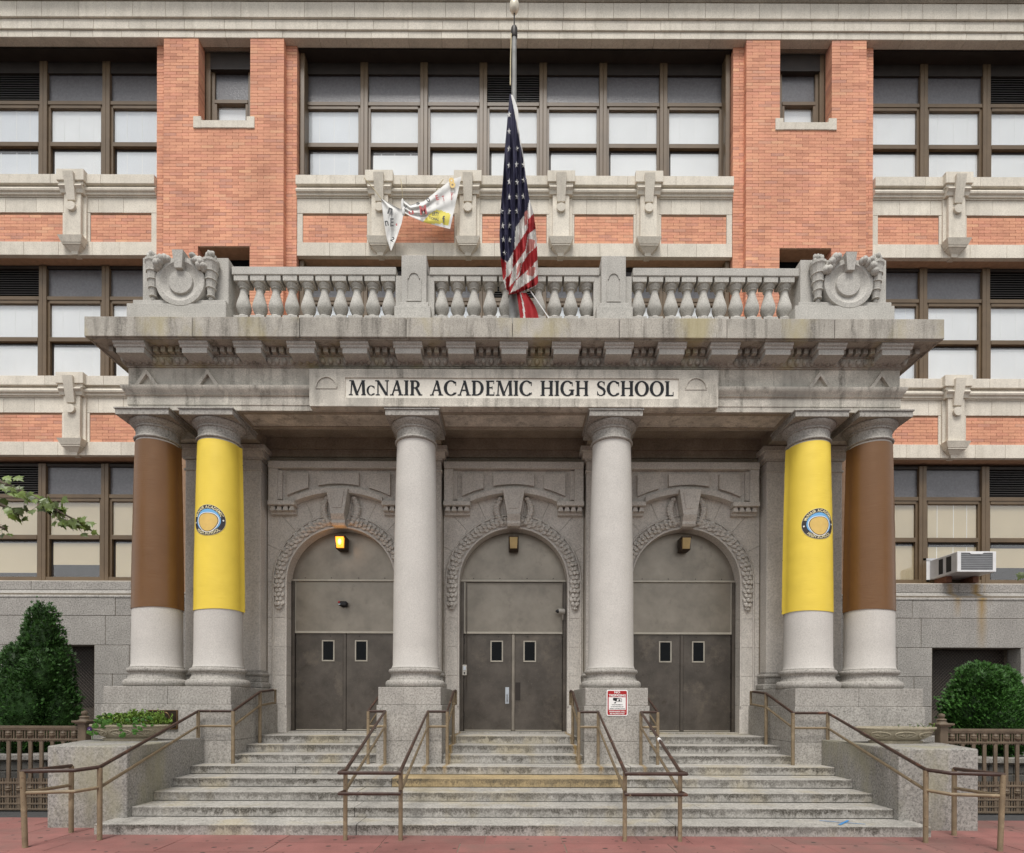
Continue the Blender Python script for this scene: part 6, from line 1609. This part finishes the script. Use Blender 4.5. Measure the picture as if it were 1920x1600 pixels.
MB().tube([(cx_+0.03, 11.48, cz-0.03), (cx_+0.03, 11.52, cz-0.14), (cx_+0.035, 11.60, cz-0.15)], 0.018, 8).build('mount_arm', 'camera_grey', sc2, smooth=40)
MB().tube([(cx_+0.035,11.585,cz-0.15),(cx_+0.04,11.585,3.05)], 0.012, 6).tube([(cx_+0.035,11.585,cz+0.05),(cx_+0.035,11.585,4.16),(X(874,11.585),11.585,4.16),(X(874,11.585),11.585,1.95)], 0.010, 6).build('conduit', 'door_metal', sc2, smooth=40)
ic = thing('intercom', (X(871, 11.36), 11.36, Z(1266, 11.36)), 'small grey intercom box on the jamb left of the middle door', 'intercom')
cx_ = X(871, 11.36)
MB().box(cx_-0.045, cx_+0.045, 11.335, 11.385, Z(1267, 11.36), Z(1247, 11.36), 0.01).build('case', 'camera_grey', ic)
box('button', 'black_paint', ic, cx_-0.012, cx_+0.012, 11.329, 11.336, Z(1264, 11.36), Z(1261, 11.36)); box('speaker_grille', 'steel', ic, cx_-0.025, cx_+0.025, 11.331, 11.336, Z(1257, 11.36), Z(1250, 11.36))

ac = thing('air_conditioner', (9.63, 12.1, 4.43), 'white window air conditioner jutting from the ground floor window at the right', 'air conditioner')
ax0, ax1, ay0, ay1, az0, az1 = 9.23, 10.03, 11.75, 12.60, 4.455, 4.88
MB().box(ax0, ax1, ay0+0.02, ay1, az0, az1, 0.012).build('casing', 'ac_grey', ac)
fb = MB().box(ax0-0.004, ax0+0.075, ay0, ay0+0.03, az0, az1, 0.005).box(ax1-0.065, ax1+0.004, ay0, ay0+0.03, az0, az1, 0.005).box(ax0+0.075, ax1-0.065, ay0+0.001, ay0+0.03, az1-0.032, az1, 0.004).box(ax0+0.075, ax1-0.065, ay0+0.001, ay0+0.03, az0, az0+0.035, 0.004)
fb.prism_y([(9.48,az1-0.03),(9.51,az1-0.06),(9.74,az1-0.06),(9.77,az1-0.03)], ay0-0.006, ay0+0.02); fb.build('rear_frame', 'ac_white', ac)
box('condenser_coil', 'coil_grey', ac, ax0+0.06, ax1-0.05, ay0+0.008, ay0+0.02, az0+0.02, az1-0.02)
for k in range(9): box('coil_fin', 'ac_grey', ac, ax0+0.08, ax1-0.07, ay0+0.004, ay0+0.0085, az0+0.05+0.038*k, az0+0.055+0.038*k)
for (p, q) in ((11.92, 12.06), (12.15, 12.27)): box('side_vent', 'black_paint', ac, ax0-0.003, ax0+0.01, p, q, az0+0.05, az1-0.05)
box('side_panel', 'ac_white', ac, ax0-0.16, ax0-0.001, 12.53, 12.55, az0-0.05, az1+0.0)
box('top_filler', 'ac_grey', ac, ax0-0.16, ax1+0.1, 12.52, 12.56, az1+0.001, az1+0.05)
for q in (9.30, 9.88): box('wood_shim', 'old_wood', ac, q, q+0.12, 12.15, 12.5, 4.32, az0-0.002)

# blue tape cross on the bottom step
tp = thing('tape_mark', (X(1590, 7.4), 7.4, RISE), 'blue tape cross stuck on the bottom step at the right', 'tape')
zt_ = RISE+0.0035
def strip(p, q, w, zz):
    d = Vector((q[0]-p[0], q[1]-p[1], 0)).normalized(); n_ = Vector((-d.y, d.x, 0))*w/2
    P, Q = Vector((*p, zz)), Vector((*q, zz))
    return MB().add([P-n_, Q-n_, Q+n_, P+n_, P-n_+Vector((0,0,.001)), Q-n_+Vector((0,0,.001)), Q+n_+Vector((0,0,.001)), P+n_+Vector((0,0,.001))], [(0,3,2,1),(4,5,6,7),(0,1,5,4),(1,2,6,5),(2,3,7,6),(3,0,4,7)])
strip((4.22, 7.30), (4.50, 7.58), 0.035, zt_).build('tape_strip', 'blue_tape', tp); strip((4.10, 7.56), (4.58, 7.34), 0.018, zt_+0.0015).build('tape_strip', 'blue_tape', tp)
